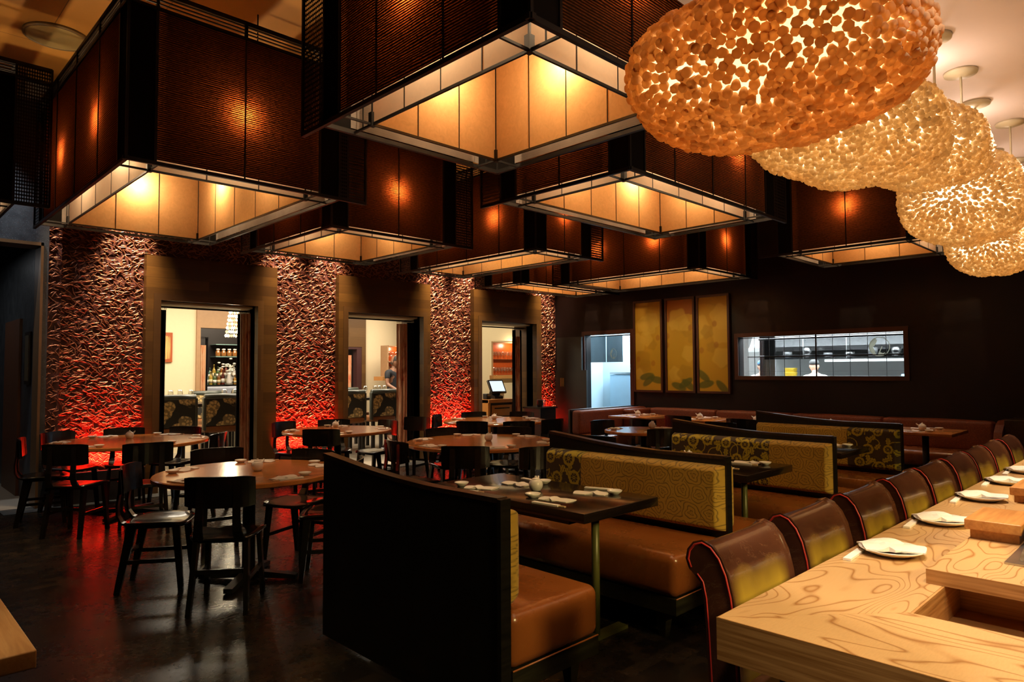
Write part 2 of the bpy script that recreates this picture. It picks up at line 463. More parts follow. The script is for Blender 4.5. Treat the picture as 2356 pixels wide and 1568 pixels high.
# open door leaf with its brass pull
dl = thing('open_door', 'dark swing door leaf standing open beside the lit kitchen doorway', 'door', (XW-.05, 8.215, 0))
MB().box(-.045, 0, 0, .62, .01, 2.08).build('leaf', plain('charcoal_door', (.012, .015, .014), .4), dl)
MB().box(-.085, -.046, -.15, .62, .01, 1.45).build('lower_screen', plain('charcoal_door', (.012, .015, .014), .4), dl)
pl_ = MB()
for k in range(3): pl_.box(-.105, -.086, .40+k*.035, .412+k*.035, 1.14, 1.30)
pl_.build('pull_handle', plain('lit_brass', (.55, .33, .12), .3, metal=.8), dl)

# --- walls beyond the frame, ceilings
DARKW = plain('dark_unlit_wall', (.03, .022, .018), .7)
struct('wall_front', MB().box(-2.5, 10.2, -2.6, -2.5, 0, 4.4), DARKW)
struct('wall_left', MB().box(-2.6, -2.5, -2.5, YW, 0, 4.4), DARKW)
def ceil_mat():
    t = NT('amber_plaster_ceiling')
    n = t.noise(t.coord(), .9, 2)
    tc = t.n.new('ShaderNodeTexCoord')
    br = t.new('ShaderNodeTexBrick', i_Vector=tc.outputs['Object'], i_Scale=1., i_Color1=(1, 1, 1, 1), i_Color2=(.96, .96, .96, 1), i_Mortar=(.35, .35, .35, 1))
    br.inputs['Mortar Size'].default_value = .004; br.inputs['Brick Width'].default_value = 1.2; br.inputs['Row Height'].default_value = 1.2
    c = t.mix(n, (.27, .125, .014, 1), (.38, .19, .028, 1))
    c = t.mix(1., c, br.outputs[0], 'MULTIPLY')
    return t.fin(t.bsdf(c, .7))
struct('ceiling', MB().box(-2.5, 10.2, 1.5, YW+.2, 4.4, 4.5), ceil_mat())
SOFF = plain('pale_plaster_ceiling', (.84, .72, .68), .7, var=.02)
struct('ceiling_bar', MB().box(-2.5, 10.0, -2.5, 1.5, 3.0, 3.1).box(-2.5, 10.0, 1.44, 1.5, 3.1, 4.4), SOFF)

# --- slate portal and corridor at the far left
sl = MB().box(1.52, 1.573, YW-.14, YW+.14, 0, 4.4).box(-2.5, 1.52, YW-.14, YW+.14, 2.86, 4.4).box(-2.5, -.6, YW-.14, YW+.14, 0, 2.86)
struct('wall_slate', sl, SLATE)
BRONZE = plain('bronze_edge_trim', (.16, .085, .035), .4, metal=.3)
struct('trim_6', MB().box(1.495, 1.52, YW-.17, YW+.14, 0, 2.86).box(-.6, 1.52, YW-.17, YW+.14, 2.825, 2.86), BRONZE)
struct('wall_corridor', MB().box(1.52, 1.60, YW+.14, 12.6, 0, 3.4).box(-1.5, 1.60, 12.6, 12.8, 0, 3.4).box(-1.6, -1.5, YW, 12.8, 0, 3.4), SLATE)
struct('ceiling_corridor', MB().box(-1.6, 1.60, YW+.14, 12.8, 3.4, 3.5), plain('grey_plaster_ceiling', (.10, .09, .08), .8))
struct('door_5', MB().box(1.49, 1.52, 9.9, 10.9, 0, 2.1).box(.0, 1.05, 12.56, 12.6, 0, 2.15), plain('corridor_oak_door', (.10, .035, .014), .45))

# ================================================================ REED LANTERNS
def reed_mat():
    t = NT('woven_reed')
    tc = t.n.new('ShaderNodeTexCoord'); sp = t.n.new('ShaderNodeSeparateXYZ'); t.l.new(tc.outputs['Object'], sp.inputs[0])
    wob = t.noise(t.coord((1.2, 1.2, 7)), 2, 2)
    ph = t.math('ADD', t.math('MULTIPLY', sp.outputs[2], 2*PI/.0135), t.math('MULTIPLY', wob, 9))
    s_ = t.math('ADD', t.math('MULTIPLY', t.math('SINE', ph), .5), .5)
    gr = t.noise(t.coord((38, 38, 90)), 1, 4, .7)
    gaps = t.ramp(t.math('MULTIPLY', s_, gr), [(.26, (0, 0, 0, 1)), (.50, (1, 1, 1, 1))])
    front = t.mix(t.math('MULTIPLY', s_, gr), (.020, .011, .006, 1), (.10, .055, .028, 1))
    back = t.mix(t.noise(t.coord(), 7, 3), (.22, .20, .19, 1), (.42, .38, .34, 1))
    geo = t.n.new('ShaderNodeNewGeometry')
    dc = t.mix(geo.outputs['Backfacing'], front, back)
    df = t.new('ShaderNodeBsdfDiffuse', i_Color=dc, i_Roughness=.8)
    tcol = t.mix(gaps, (.0003, .00003, .00001, 1), (.046, .0105, .0024, 1))
    tr = t.new('ShaderNodeBsdfTranslucent', i_Color=tcol)
    m = t.new('ShaderNodeAddShader'); t.l.new(df.outputs[0], m.inputs[0]); t.l.new(tr.outputs[0], m.inputs[1])
    return t.fin(m.outputs[0])
def parch_mat():
    t = NT('parchment_shade')
    n = t.noise(t.coord(), 22, 5, .65, 1.5); n2 = t.noise(t.coord(), 2.2, 3)
    inside = t.mix(n, (.52, .28, .075, 1), (.72, .44, .15, 1)); inside = t.mix(t.math('MULTIPLY', n2, .35), inside, (.48, .23, .05, 1))
    outside = t.mix(n2, (.50, .42, .32, 1), (.60, .52, .42, 1))
    geo = t.n.new('ShaderNodeNewGeometry')
    dc = t.mix(geo.outputs['Backfacing'], outside, inside)
    df = t.new('ShaderNodeBsdfDiffuse', i_Color=dc)
    tr = t.new('ShaderNodeBsdfTranslucent', i_Color=t.mix(n, (.29, .172, .070, 1), (.44, .275, .125, 1)))
    m = t.new('ShaderNodeAddShader'); t.l.new(df.outputs[0], m.inputs[0]); t.l.new(tr.outputs[0], m.inputs[1])
    gl = t.new('ShaderNodeBsdfGlossy', i_Roughness=.38, i_Color=(1, .9, .7, 1))
    mm = t.new('ShaderNodeMixShader', i_0=.06); t.l.new(m.outputs[0], mm.inputs[1]); t.l.new(gl.outputs[0], mm.inputs[2])
    return t.fin(mm.outputs[0])
def mesh_mat():
    t = NT('perforated_black_mesh')
    tc = t.n.new('ShaderNodeTexCoord'); sp = t.n.new('ShaderNodeSeparateXYZ'); t.l.new(tc.outputs['Object'], sp.inputs[0])
    h = t.math('ADD', sp.outputs[0], sp.outputs[1]); P_ = 2*PI/.034
    a = t.math('SINE', t.math('MULTIPLY', t.math('ADD', h, t.math('MULTIPLY', sp.outputs[2], .6)), P_))
    b = t.math('SINE', t.math('MULTIPLY', t.math('SUBTRACT', h, t.math('MULTIPLY', sp.outputs[2], .6)), P_))
    hole = t.math('GREATER_THAN', t.math('MULTIPLY', a, b), .22)
    bs = t.bsdf((.010, .008, .006, 1), .5, spec=.3, alpha=t.math('SUBTRACT', 1., hole))
    return t.fin(bs)
REED, PARCH, MESHM = reed_mat(), parch_mat(), mesh_mat()
Z0, Z1 = 2.8, 3.95
def quad(m, a, b, z0, z1):
    m.add([(a[0], a[1], z0), (b[0], b[1], z0), (b[0], b[1], z1), (a[0], a[1], z1)], [(0, 1, 2, 3)])
CORNERB = plain('black_corner_cloth', (.006, .005, .0045), .9, spec=.1)
def lantern(x0, x1, y0, y1, label, e=26., wg=.24, down=85):
    t = thing('reed_lantern', label, 'pendant lantern', (x0, y0, 0), group='square reed lanterns under the high ceiling')
    sx, sy = x1-x0, y1-y0; G = .19; cm = .17
    # reed walls: normals outward
    W = [((cm, 0), (sx-cm, 0)), ((sx, cm), (sx, sy-cm)), ((sx-cm, sy), (cm, sy)), ((0, sy-cm), (0, cm))]
    for a, b in W:
        m = MB(); quad(m, a, b, Z0+.03, Z1-.12); m.build('reed_panel', REED, t)
    # black perforated corner mesh, with wings past two corners
    K = [((0, 0), (cm, 0)), ((sx-cm, 0), (sx, 0)), ((sx, 0), (sx, cm)), ((sx, sy-cm), (sx, sy)), ((sx-cm, sy), (sx, sy)), ((0, sy), (cm, sy)), ((0, sy-cm), (0, sy)), ((0, 0), (0, cm))]
    for i, (a, b) in enumerate(K):
        m = MB(); quad(m, a, b, Z0, Z1-.12); m.build('corner_panel', CORNERB, t)
    for a, b in (((sx, 0), (sx+wg, 0)), ((0, sy), (0, sy+wg))):
        m = MB(); quad(m, a, b, Z0, Z1); m.build('corner_mesh', MESHM, t)
    # black steel cage
    f = MB(); r = .012
    for z, hh in ((Z0+.006, .024), (Z1-.12, .02), (Z1-.01, .03)):
        for a, b in (((-.02, 0, z), (sx+wg, 0, z)), ((0, -.02, z), (0, sy+wg, z)), ((sx, 0, z), (sx, sy+.02, z)), ((0, sy, z), (sx+.02, sy, z))):
            f.bar(a, b, .022, hh)
    for z in (Z1-.085, Z1-.06, Z1-.035):
        for a, b in (((0, 0, z), (sx, 0, z)), ((0, 0, z), (0, sy, z)), ((sx, 0, z), (sx, sy, z)), ((0, sy, z), (sx, sy, z))):
            f.bar(a, b, .012, .008)
    for (x, y) in ((0, 0), (sx, 0), (sx, sy), (0, sy), (sx+wg, 0), (0, sy+wg), (cm, 0), (0, cm), (sx-cm, 0), (0, sy-cm)):
        f.bar((x, y, Z0), (x, y, Z1), .016, .016, up=(1, 0, 0))
    f.build('cage_frame', BLACKM, t)
    nx = max(2, round(sx/.62)); ny = max(2, round(sy/.62))
    for k in range(1, nx): MB().bar((sx*k/nx, -.008, Z0), (sx*k/nx, -.008, Z1), .010, .006, up=(0, 1, 0)).bar((sx*k/nx, -.006, Z1-.12), (sx*k/nx, -.006, Z1), .022, .014, up=(0, 1, 0)).build('seam_rod', BLACKM, t)
    for k in range(1, ny): MB().bar((-.008, sy*k/ny, Z0), (-.008, sy*k/ny, Z1), .010, .006, up=(1, 0, 0)).bar((-.006, sy*k/ny, Z1-.12), (-.006, sy*k/ny, Z1), .022, .014, up=(1, 0, 0)).build('seam_rod', BLACKM, t)
    # inner parchment shade
    ax, bx, ay, by = G, sx-G, G, sy-G
    for a, b in (((ax, ay), (bx, ay)), ((bx, ay), (bx, by)), ((bx, by), (ax, by)), ((ax, by), (ax, ay))):
        m = MB(); quad(m, a, b, Z0+.005, 3.80); m.build('parchment_shade', PARCH, t)
    g = MB(); z = Z0+.004
    for a, b in (((ax, ay, z), (bx, ay, z)), ((bx, ay, z), (bx, by, z)), ((bx, by, z), (ax, by, z)), ((ax, by, z), (ax, ay, z))):
        g.bar(a, b, .012, .014)
    for k in range(1, nx+1):
        xx = ax+(bx-ax)*k/(nx+1)
        for yy in (ay, by): g.bar((xx, yy, Z0), (xx, yy, 3.8), .005, .006, up=(1, 0, 0))
    for k in range(1, ny+1):
        yy = ay+(by-ay)*k/(ny+1)
        for xx in (ax, bx): g.bar((xx, yy, Z0), (xx, yy, 3.8), .005, .006, up=(1, 0, 0))
    for (x, y) in ((ax, ay), (bx, ay), (bx, by), (ax, by)): g.bar((x, y, Z0), (x, y, 3.8), .010, .010, up=(1, 0, 0))
    g.build('shade_frame', BLACKM, t)
    for (x, y, dx, dy) in ((ax, ay, -1, -1), (bx, ay, 1, -1), (ax, by, -1, 1), (bx, by, 1, 1)):
        br = MB().bar((x, y, z), (x+dx*G, y, z), .012, .012)
        if dx*dy < 0 or True: br.bar((x, y, z), (x, y+dy*G, z), .012, .012)
        br.box(x-.016, x+.016, y-.016, y+.016, z-.012, z+.065)
        br.bar((x+dx*.0, y+dy*G*.5, z), (x, y+dy*G*.5, z+.9), .006, .006, up=(1, 0, 0))
        br.build('bracket', BLACKM, t)
    # hanging rods up to the ceiling
    for (x, y) in ((sx*.25, sy*.25), (sx*.75, sy*.25), (sx*.25, sy*.75), (sx*.75, sy*.75)): MB().tube([(x, y, Z1-.02), (x, y, 4.40)], .006, 6).build('hanging_rod', BLACKM, t)
    MB().bar((0, sy*.25, Z1-.02), (sx, sy*.25, Z1-.02), .02, .02).build('cross_bar', BLACKM, t)
    MB().bar((0, sy*.75, Z1-.02), (sx, sy*.75, Z1-.02), .02, .02).build('cross_bar', BLACKM, t)
    d_ = spot((sx/2, sy/2, 3.72), (sx/2, sy/2, 0), down, (1, .68, .38), 75, 1., .08); d_.parent = t
    MB().lathe([(.0, 3.74), (.05, 3.74), (.05, 3.84), (0, 3.84)], (sx/2, sy/2, 0), 16).build('downlight_can', BLACKM, t)
    MB().bar((G, sy/2, 3.80), (sx-G, sy/2, 3.80), .02, .02).build('shade_cross_bar', BLACKM, t)
    # bulbs in the gap between reed and parchment
    nxl = 2 if sx > 1.9 else 1; nyl = 2 if sy > 1.9 else 1; B = []
    for k in range(nxl):
        xx = sx*(.5 if nxl == 1 else (.29, .70)[k]); B += [(xx, G*.33), (xx, sy-G*.33)]
    for k in range(nyl):
        yy = sy*(.5 if nyl == 1 else (.29, .70)[k]); B += [(G*.33, yy), (sx-G*.33, yy)]
    for (x, y) in B:
        if y < G: ddx, ddy = 0, -1
        elif y > sy-G: ddx, ddy = 0, 1
        elif x < G: ddx, ddy = -1, 0
        else: ddx, ddy = 1, 0
        so = spot((x-ddx*.075, y-ddy*.075, 3.27), (x+ddx, y+ddy, 3.27), 80, (1, .50, .20), 118, 1., .02); so.parent = t
        MB().tube([(x, y, 3.33), (x, y, 3.42)], .018, 8).build('bulb_socket', BLACKM, t); point((x, y, 3.27), e, (1, .66, .37), .03, t)
    return t
lantern(1.24, 2.75, 4.73, 7.38, 'large reed lantern at left, glowing in front of the amber ceiling')
lantern(1.85, 3.16, 1.77, 3.35, 'nearest and lowest-looking reed lantern, wide open bottom at top centre', down=12)
lantern(3.22, 4.72, 5.67, 7.45, 'small reed lantern hanging before the middle portal')
lantern(3.75, 5.94, 2.67, 3.93, 'long reed lantern behind the nearest one, left of the bulbous pendants', down=16)
lantern(5.48, 6.45, 5.19, 7.54, 'narrow reed lantern in front of the rightmost portal')
lantern(8.08, 9.56, 4.66, 7.10, 'reed lantern hanging right in front of the three painted panels', wg=.18)
lantern(7.42, 9.68, 7.34, 8.17, 'lowest reed lantern in view, hanging in the far corner by the copper wall')
lantern(7.92, 9.30, 1.97, 3.52, 'reed lantern above the pass-through kitchen window, beside the bulbous pendants', down=12)
lantern(-.75, .93, 6.60, 7.40, 'reed lantern cut off by the left edge of the photo')
# ceiling fittings above
g = thing('ceiling_speaker', 'round grey grille set in the amber ceiling at upper left', 'speaker', (1.26, 6.95, 4.4))
MB().lathe([(.24, 0), (.24, -.02), (.20, -.028), (0, -.028)], n=40).build('grille', plain('olive_grille', (.22, .17, .06), .6), g)
MB().lathe([(.25, .0), (.25, -.024), (.235, -.028), (.235, 0)], n=40).build('rim', plain('dark_rim', (.09, .06, .02), .5), g)
g = thing('track_lamp', 'small grey lamp housing under the ceiling behind the left lantern', 'lamp', (1.35, 8.15, 4.4), .2)
MB().rbox(-.17, .17, -.06, .06, -.20, -.06, .02).build('housing', plain('grey_housing', (.18, .2, .21), .5), g)
MB().bar((0, 0, -.06), (0, 0, 0), .05, .05).build('mount', BLACKM, g)
for i, sx in enumerate((2.40, 4.33, 5.03, 6.97, 7.66, 9.62)):
    g = thing('ceiling_spotlight', 'small black ceiling spotlight over the ' + ('left jamb of the left portal', 'right jamb of the left portal', 'left jamb of the middle portal', 'right jamb of the middle portal', 'left jamb of the right portal', 'right jamb of the right portal')[i], 'spotlight', (sx, 8.5, 4.4), 0, 'spotlights grazing the copper wall')
    MB().lathe([(.0, -.04), (.045, -.04), (.05, -.15), (.04, -.15), (.03, -.10), (0, -.10)], n=16).build('can', BLACKM, g)
    MB().lathe([(.03, 0), (.03, -.04)], n=10).build('stem', BLACKM, g)

# ================================================================ BULBOUS PENDANTS
def nub_mat():
    t = NT('porcelain_nubs')
    n = t.noise(t.coord(), 9, 3)
    c = t.mix(n, (.92, .74, .46, 1), (.96, .84, .62, 1))
    df = t.new('ShaderNodeBsdfDiffuse', i_Color=c); tr = t.new('ShaderNodeBsdfTranslucent', i_Color=(.85, .48, .16, 1))
    m = t.new('ShaderNodeMixShader', i_0=.58); t.l.new(df.outputs[0], m.inputs[1]); t.l.new(tr.outputs[0], m.inputs[2])
    return t.fin(m.outputs[0])
NUB = nub_mat()
def nub_pale():
    t = NT('pale_porcelain_nubs')
    df = t.new('ShaderNodeBsdfDiffuse', i_Color=(.92, .84, .68, 1)); tr = t.new('ShaderNodeBsdfTranslucent', i_Color=(.92, .68, .36, 1))
    m = t.new('ShaderNodeMixShader', i_0=.55); t.l.new(df.outputs[0], m.inputs[1]); t.l.new(tr.outputs[0], m.inputs[2])
    return t.fin(m.outputs[0])
NUB2 = nub_pale()
t_ = NT('glowing_pendant_core')
_n = t_.noise(t_.coord(), 4.5, 2)
_c = t_.ramp(_n, [(.25, (1, .48, .14, 1)), (.75, (1, .66, .32, 1))])
_e = t_.new('ShaderNodeEmission', i_Color=_c, i_Strength=2.7)
CORE = t_.fin(_e.outputs[0])
t_ = NT('pale_glowing_pendant_core'); _n = t_.noise(t_.coord(), 4.5, 2)
_e = t_.new('ShaderNodeEmission', i_Color=t_.ramp(_n, [(.25, (1, .62, .28, 1)), (.75, (1, .78, .48, 1))]), i_Strength=3.0)
CORE2 = t_.fin(_e.outputs[0])
def nub_cloud(rx, ry, rz, pitch, seed, lump=.10):
    R = random.Random(seed); M_ = MB()
    area_ = 4*PI*(((rx*ry)**1.6+(rx*rz)**1.6+(ry*rz)**1.6)/3)**(1/1.6)
    N = int(area_/(pitch*pitch*.86))
    def surf(d):
        l = 1+lump*.5*(math.sin(2.3*d.x*3+seed)+math.sin(2.9*d.y*3+seed*2))*.5
        # superellipsoid: flatter top and bottom
        p = 2.4
        q = (abs(d.x/rx)**p+abs(d.y/ry)**p+abs(d.z/rz)**p)**(-1/p)
        return d*q*l
    pts = []
    GA = PI*(3-math.sqrt(5)); tot = N*3
    # area-corrected fibonacci: accept by local stretch
    n_try = int(N*9); mx = 0; cand = []
    for i in range(n_try):
        z = 1-2*(i+.5)/n_try; rr = math.sqrt(1-z*z); a = GA*i
        d = Vector((rr*math.cos(a)*rx, rr*math.sin(a)*ry, z*rz)).normalized()
        e1 = Vector((rr*math.cos(a+.02), rr*math.sin(a+.02), z)) if rr > .02 else d+Vector((.01, 0, 0))
        p = surf(d); h = .012
        t1 = d.cross(Vector((0, 0, 1)) if abs(d.z) < .9 else Vector((1, 0, 0))).normalized(); t2 = d.cross(t1)
        pa = surf((d+t1*h).normalized())-p; pb = surf((d+t2*h).normalized())-p
        nn = pa.cross(pb); ar = nn.length/(h*h); nn.normalize()
        if nn.dot(p) < 0: nn = -nn
        cand.append((p, nn, ar)); mx = max(mx, ar)
    tot = sum(c[2] for c in cand); acc = R.random(); step = tot/N
    # grid hash poisson
    R.shuffle(cand); cell = {}; md = pitch*.84
    for p, nn, ar in cand:
        k = tuple(int(math.floor(q/md)) for q in p); ok = True
        for i in (-1, 0, 1):
            for j in (-1, 0, 1):
                for l in (-1, 0, 1):
                    for q in cell.get((k[0]+i, k[1]+j, k[2]+l), ()):
                        if (q-p).length < md: ok = False
        if ok: cell.setdefault(k, []).append(p); pts.append((p, nn))
    for p, nn in pts:
        nn = (nn+Vector((R.uniform(-.28, .28), R.uniform(-.28, .28), R.uniform(-.28, .28)))).normalized()
        s = pitch*(R.uniform(.58, .70) if seed == 1 else R.uniform(.48, .60)); L = pitch*R.uniform(.5, 1.15)
        a = nn.cross(Vector((0, 0, 1)) if abs(nn.z) < .9 else Vector((1, 0, 0))).normalized(); b = nn.cross(a)
        prof = [(.62, -.35), (.95, .30), (1.0, .72), (.72, 1.0)]; n = 7; vs = []; fs = []
        for r, z in prof:
            for k in range(n):
                t = 2*PI*k/n; vs.append(p+(a*math.cos(t)+b*math.sin(t))*(r*s)+nn*(z*L))
        for i in range(len(prof)-1):
            for k in range(n): fs.append((i*n+k, i*n+(k+1) % n, (i+1)*n+(k+1) % n, (i+1)*n+k))
        vs.append(p+nn*L*.93*(1 if R.random() < .8 else .6)); c = len(vs)-1
        for k in range(n): fs.append(((len(prof)-1)*n+k, (len(prof)-1)*n+(k+1) % n, c))
        M_.add(vs, fs, True)
    co = MB(); n = 40; prof = [(math.cos(PI*(i/16-.5)), math.sin(PI*(i/16-.5))) for i in range(17)]
    vs = []; fs = []
    for r, z in prof:
        for k in range(n):
            t = 2*PI*k/n; d = Vector((max(r, 1e-4)*math.cos(t), max(r, 1e-4)*math.sin(t), z)).normalized(); vs.append(surf(d)*.955)
    for i in range(16):
        for k in range(n): fs.append((i*n+k, i*n+(k+1) % n, (i+1)*n+(k+1) % n, (i+1)*n+k))
    co.add(vs, fs, True)
    return M_, co
WHITEM = plain('cream_painted_metal', (.75, .66, .45), .4, var=.03)
def pendant(c, r, pitch, seed, label, rods_x):
    t = thing('bulbous_pendant_lamp', label, 'pendant lamp', c, group='bulbous cloud pendants over the sushi bar')
    a, b = nub_cloud(*r, pitch, seed)
    a.build('nub_shade', NUB if seed == 1 else NUB2, t); b.build('glowing_core', CORE if seed == 1 else CORE2, t)
    MB().lathe([(0, 0), (.03, 0), (.034, .03), (.02, .035), (0, .035)], (0, 0, r[2]*1.05), 14).build('added_uplight_cup', WHITEM, t)
    point((0, 0, r[2]*1.05+.09), 3, (1, .80, .66), .03, t)  # added uplight over the shade, there to brighten the low ceiling
    for dx, dy in rods_x:
        h = 3.0-c[2]
        rd = MB().tube([(dx, dy, r[2]*.6), (dx, dy, h-.01)], .006, 8).build('hanging_rod', WHITEM, t)
        MB().lathe([(.0, h-.03), (.012, h-.028), (.075, h-.016), (.078, h-.002), (.06, h)], (dx, dy, 0), 28).build('ceiling_rose', WHITEM, t)
    return t
pendant((1.818, .8235, 2.28), (.31, .383, .168), .021, 1, 'nearest and largest bulbous pendant, amber, at the top edge', ((-.1, -.25), (.1, .25)))
pendant((2.80, .960, 2.378), (.555, .32, .145), .019, 2, 'second bulbous pendant, tucked behind and below the nearest one', ((-.2, 0), (.2, 0)))
pendant((3.857, .97, 2.560), (.42, .28, .165), .020, 3, 'third bulbous pendant, highest one, hung from two thin rods', ((-.25, -.13), (.277, -.127)))
pendant((4.82, .99, 2.47), (.49, .30, .245), .021, 4, 'fourth bulbous pendant, deep rounded one at the right edge', ((-.13, -.10), (.6-.2, -.18)))
pendant((5.93, 1.05, 2.345), (.43, .26, .20), .021, 5, 'farthest and lowest bulbous pendant, below the others at the right edge', ((-.10, -.03), (.27, -.11)))
# ================================================================ UPHOLSTERY PATTERNS
def pattern_colors(U, V, kind, split=None, seed=1, flip=False):
    """U along the bench (m), V up (m) -> linear rgb of the woven pattern"""
    R = np.random.default_rng(seed)
    gold = np.array(srgb(190, 150, 52)[:3]); gold2 = np.array(srgb(84, 62, 14)[:3])
    dark = np.array(srgb(52, 34, 20)[:3]); olive = np.array(srgb(176, 158, 30)[:3])
    n = U.shape[0]
    # roses: nested wobbly contour lines
    line = np.zeros(n); best = np.full(n, 9.); ring = np.zeros(n); th = np.zeros(n); ph = np.zeros(n)
    for i in range(-1, 20):
        for j in range(-1, 5):
            cx = i*.118+(j % 2)*.06+R.uniform(-.022, .022); cy = j*.105+R.uniform(-.018, .018); sc_ = R.uniform(.85, 1.25); p = R.uniform(0, 6.28)
            d = np.hypot(U-cx, V-cy)/sc_; m = d < best
            best[m] = d[m]; th[m] = np.arctan2(V-cy, U-cx)[m]; ph[m] = p
    rr = best+.0045*np.sin(3*th+ph+best*60)+.003*np.sin(5*th-ph*2+best*35)
    q = np.abs(((rr/.021) % 1)-.5)
    line = np.clip(1.25-(q/.13), 0, 1)
    rose = gold[None]*(1-line[:, None]*.9)+gold2[None]*line[:, None]*.9
    # floral: wheels, leaves and curling vines on brown
    f = np.zeros(n); cut = np.zeros(n)
    for i in range(-1, 14):
        for j in range(-1, 4):
            cx = i*.165+(j % 2)*.085+R.uniform(-.02, .02); cy = j*.15+.05+R.uniform(-.018, .018); r0 = .044*R.uniform(.85, 1.15)
            d = np.hypot(U-cx, V-cy); a = np.arctan2(V-cy, U-cx)
            edge = r0*(1+.10*np.abs(np.cos(4*a)))
            disk = d < edge
            hole = (d > r0*.24) & (d < r0*.66) & (np.abs(np.sin(4*a)) > .30)
            hub = (d < r0*.10)
            f = np.where(disk, 1, f); cut = np.where(disk & (hole | hub), 1, np.where(disk, 0, cut))
            for k in range(3):
                la = R.uniform(0, 6.28); lx = cx+math.cos(la)*r0*1.9; ly = cy+math.sin(la)*r0*1.9
                lr = la+R.uniform(-.8, .8); ca, sa = math.cos(lr), math.sin(lr)
                u = (U-lx)*ca+(V-ly)*sa; v = -(U-lx)*sa+(V-ly)*ca
                leaf = ((u/.034)**2+(v/(.019*(1+.25*np.sin(u*260))))**2 < 1)
                vein = leaf & (np.abs(v) < .0018)
                f = np.where(leaf, 1, f); cut = np.where(vein, 1, np.where(leaf, 0, cut))
            vr = R.uniform(.05, .085); vx = cx+R.uniform(-.06, .06); vy = cy+R.uniform(-.06, .06); dv = np.abs(np.hypot(U-vx, V-vy)-vr)
            aa = np.arctan2(V-vy, U-vx); a0 = R.uniform(-3, 3)
            f = np.where((dv < .0035) & (np.cos(aa-a0) > -.4), 1, f)
    f = f*(1-cut)
    flor = dark[None]*(1-f[:, None])+olive[None]*f[:, None]
    if kind == 'rose': return rose
    if kind == 'floral': return flor
    m = (U < split) if not flip else (U > split)
    out = np.where(m[:, None], flor, rose)
    seam = np.abs(U-split) < .003
    out[seam] *= .3
    return out
def woven_mat():
    t = NT('brocade_upholstery')
    a = t.n.new('ShaderNodeVertexColor'); a.layer_name = 'weave'
    n = t.noise(t.coord(), 420, 2)
    c = t.mix(t.math('MULTIPLY', n, .45), a.outputs[0], (.04, .03, .01, 1))
    bw = t.n.new('ShaderNodeRGBToBW'); t.l.new(a.outputs[0], bw.inputs[0])
    return t.fin(t.bsdf(c, .62, normal=t.bump(bw.outputs[0], .5, .003), sheen=.15, spec=.3))
WOVEN = woven_mat()
def brocade(name, ylen, zlen, thick, kind, split, flip, res, parent, y0, z0, xf_, seed):
    """upholstered back cushion facing -x (or +x when xf_ is given as +1); plane grid with puffed rounded edge"""
    nu = int(ylen/res); nv = int(zlen/res)
    u = np.linspace(0, ylen, nu); v = np.linspace(0, zlen, nv); Ug, Vg = np.meshgrid(u, v, indexing='ij')
    r = .035
    def edge(a, L):
        d = np.minimum(a, L-a); q = np.clip(d/r, 0, 1); return np.sqrt(1-(1-q)**2)
    h = edge(Ug, ylen)*edge(Vg, zlen)
    puff = .012*np.sin(np.pi*Ug/ylen)**.5*np.sin(np.pi*Vg/zlen)
    X = -(h*thick+puff)
    me = bpy.data.meshes.new(name)
    s = -1 if xf_ > 0 else 1
    co = np.stack([s*X, Ug+y0, Vg+z0], -1).reshape(-1, 3)
    idx = np.arange(nu*nv).reshape(nu, nv)
    q = np.stack([idx[:-1, :-1], idx[:-1, 1:], idx[1:, 1:], idx[1:, :-1]], -1).reshape(-1, 4)
    if s > 0: q = q[:, ::1]
    else: q = q[:, ::-1]
    # back plate closes the cushion
    me.from_pydata(co.tolist(), [], q.tolist())
    me.polygons.foreach_set('use_smooth', [True]*len(q))
    col = pattern_colors(Ug.ravel(), Vg.ravel(), kind, split, seed, flip)
    col = np.hstack([col, np.ones((len(col), 1))])
    at = me.color_attributes.new('weave', 'FLOAT_COLOR', 'POINT'); at.data.foreach_set('color', col.astype(np.float32).ravel())
    me.materials.append(WOVEN); me.update()
    o = bpy.data.objects.new(name, me); C.objects.link(o); o.parent = parent
    return o

def leather(name, a, b, rough=.30, scuff=.3):
    t = NT(name); n = t.noise(t.coord(), 3.2, 4, .6); n2 = t.noise(t.coord(), 260, 2)
    c = t.mix(t.ramp(n, [(.3, (0, 0, 0, 1)), (.7, (1, 1, 1, 1))]), a, b)
    sc_ = t.noise(t.coord((1, 1, 1)), 2.6, 6, .7, 2.2)
    ln = t.ramp(t.math('ABSOLUTE', t.math('SUBTRACT', sc_, .5)), [(0, (1, 1, 1, 1)), (.006, (.5, .5, .5, 1)), (.014, (0, 0, 0, 1))])
    c = t.mix(t.math('MULTIPLY', ln, scuff), c, tuple(min(1, x*2.2) for x in b[:3])+(1,))
    return t.fin(t.bsdf(c, t.math('ADD', t.math('MULTIPLY', n, .15), rough-.07), coat=.30, normal=t.bump(t.math('ADD', n2, t.math('MULTIPLY', n, 1.2)), .10, .003)))
COGNAC = leather('cognac_leather', (.20, .056, .012, 1), (.255, .078, .017, 1), .27, .06)
OLIVEL = None
OXBLOOD = leather('dark_brown_leather', (.050, .017, .010, 1), (.105, .036, .019, 1), .30, .45)
REDPIPE = plain('red_piping', (.42, .025, .018), .45)

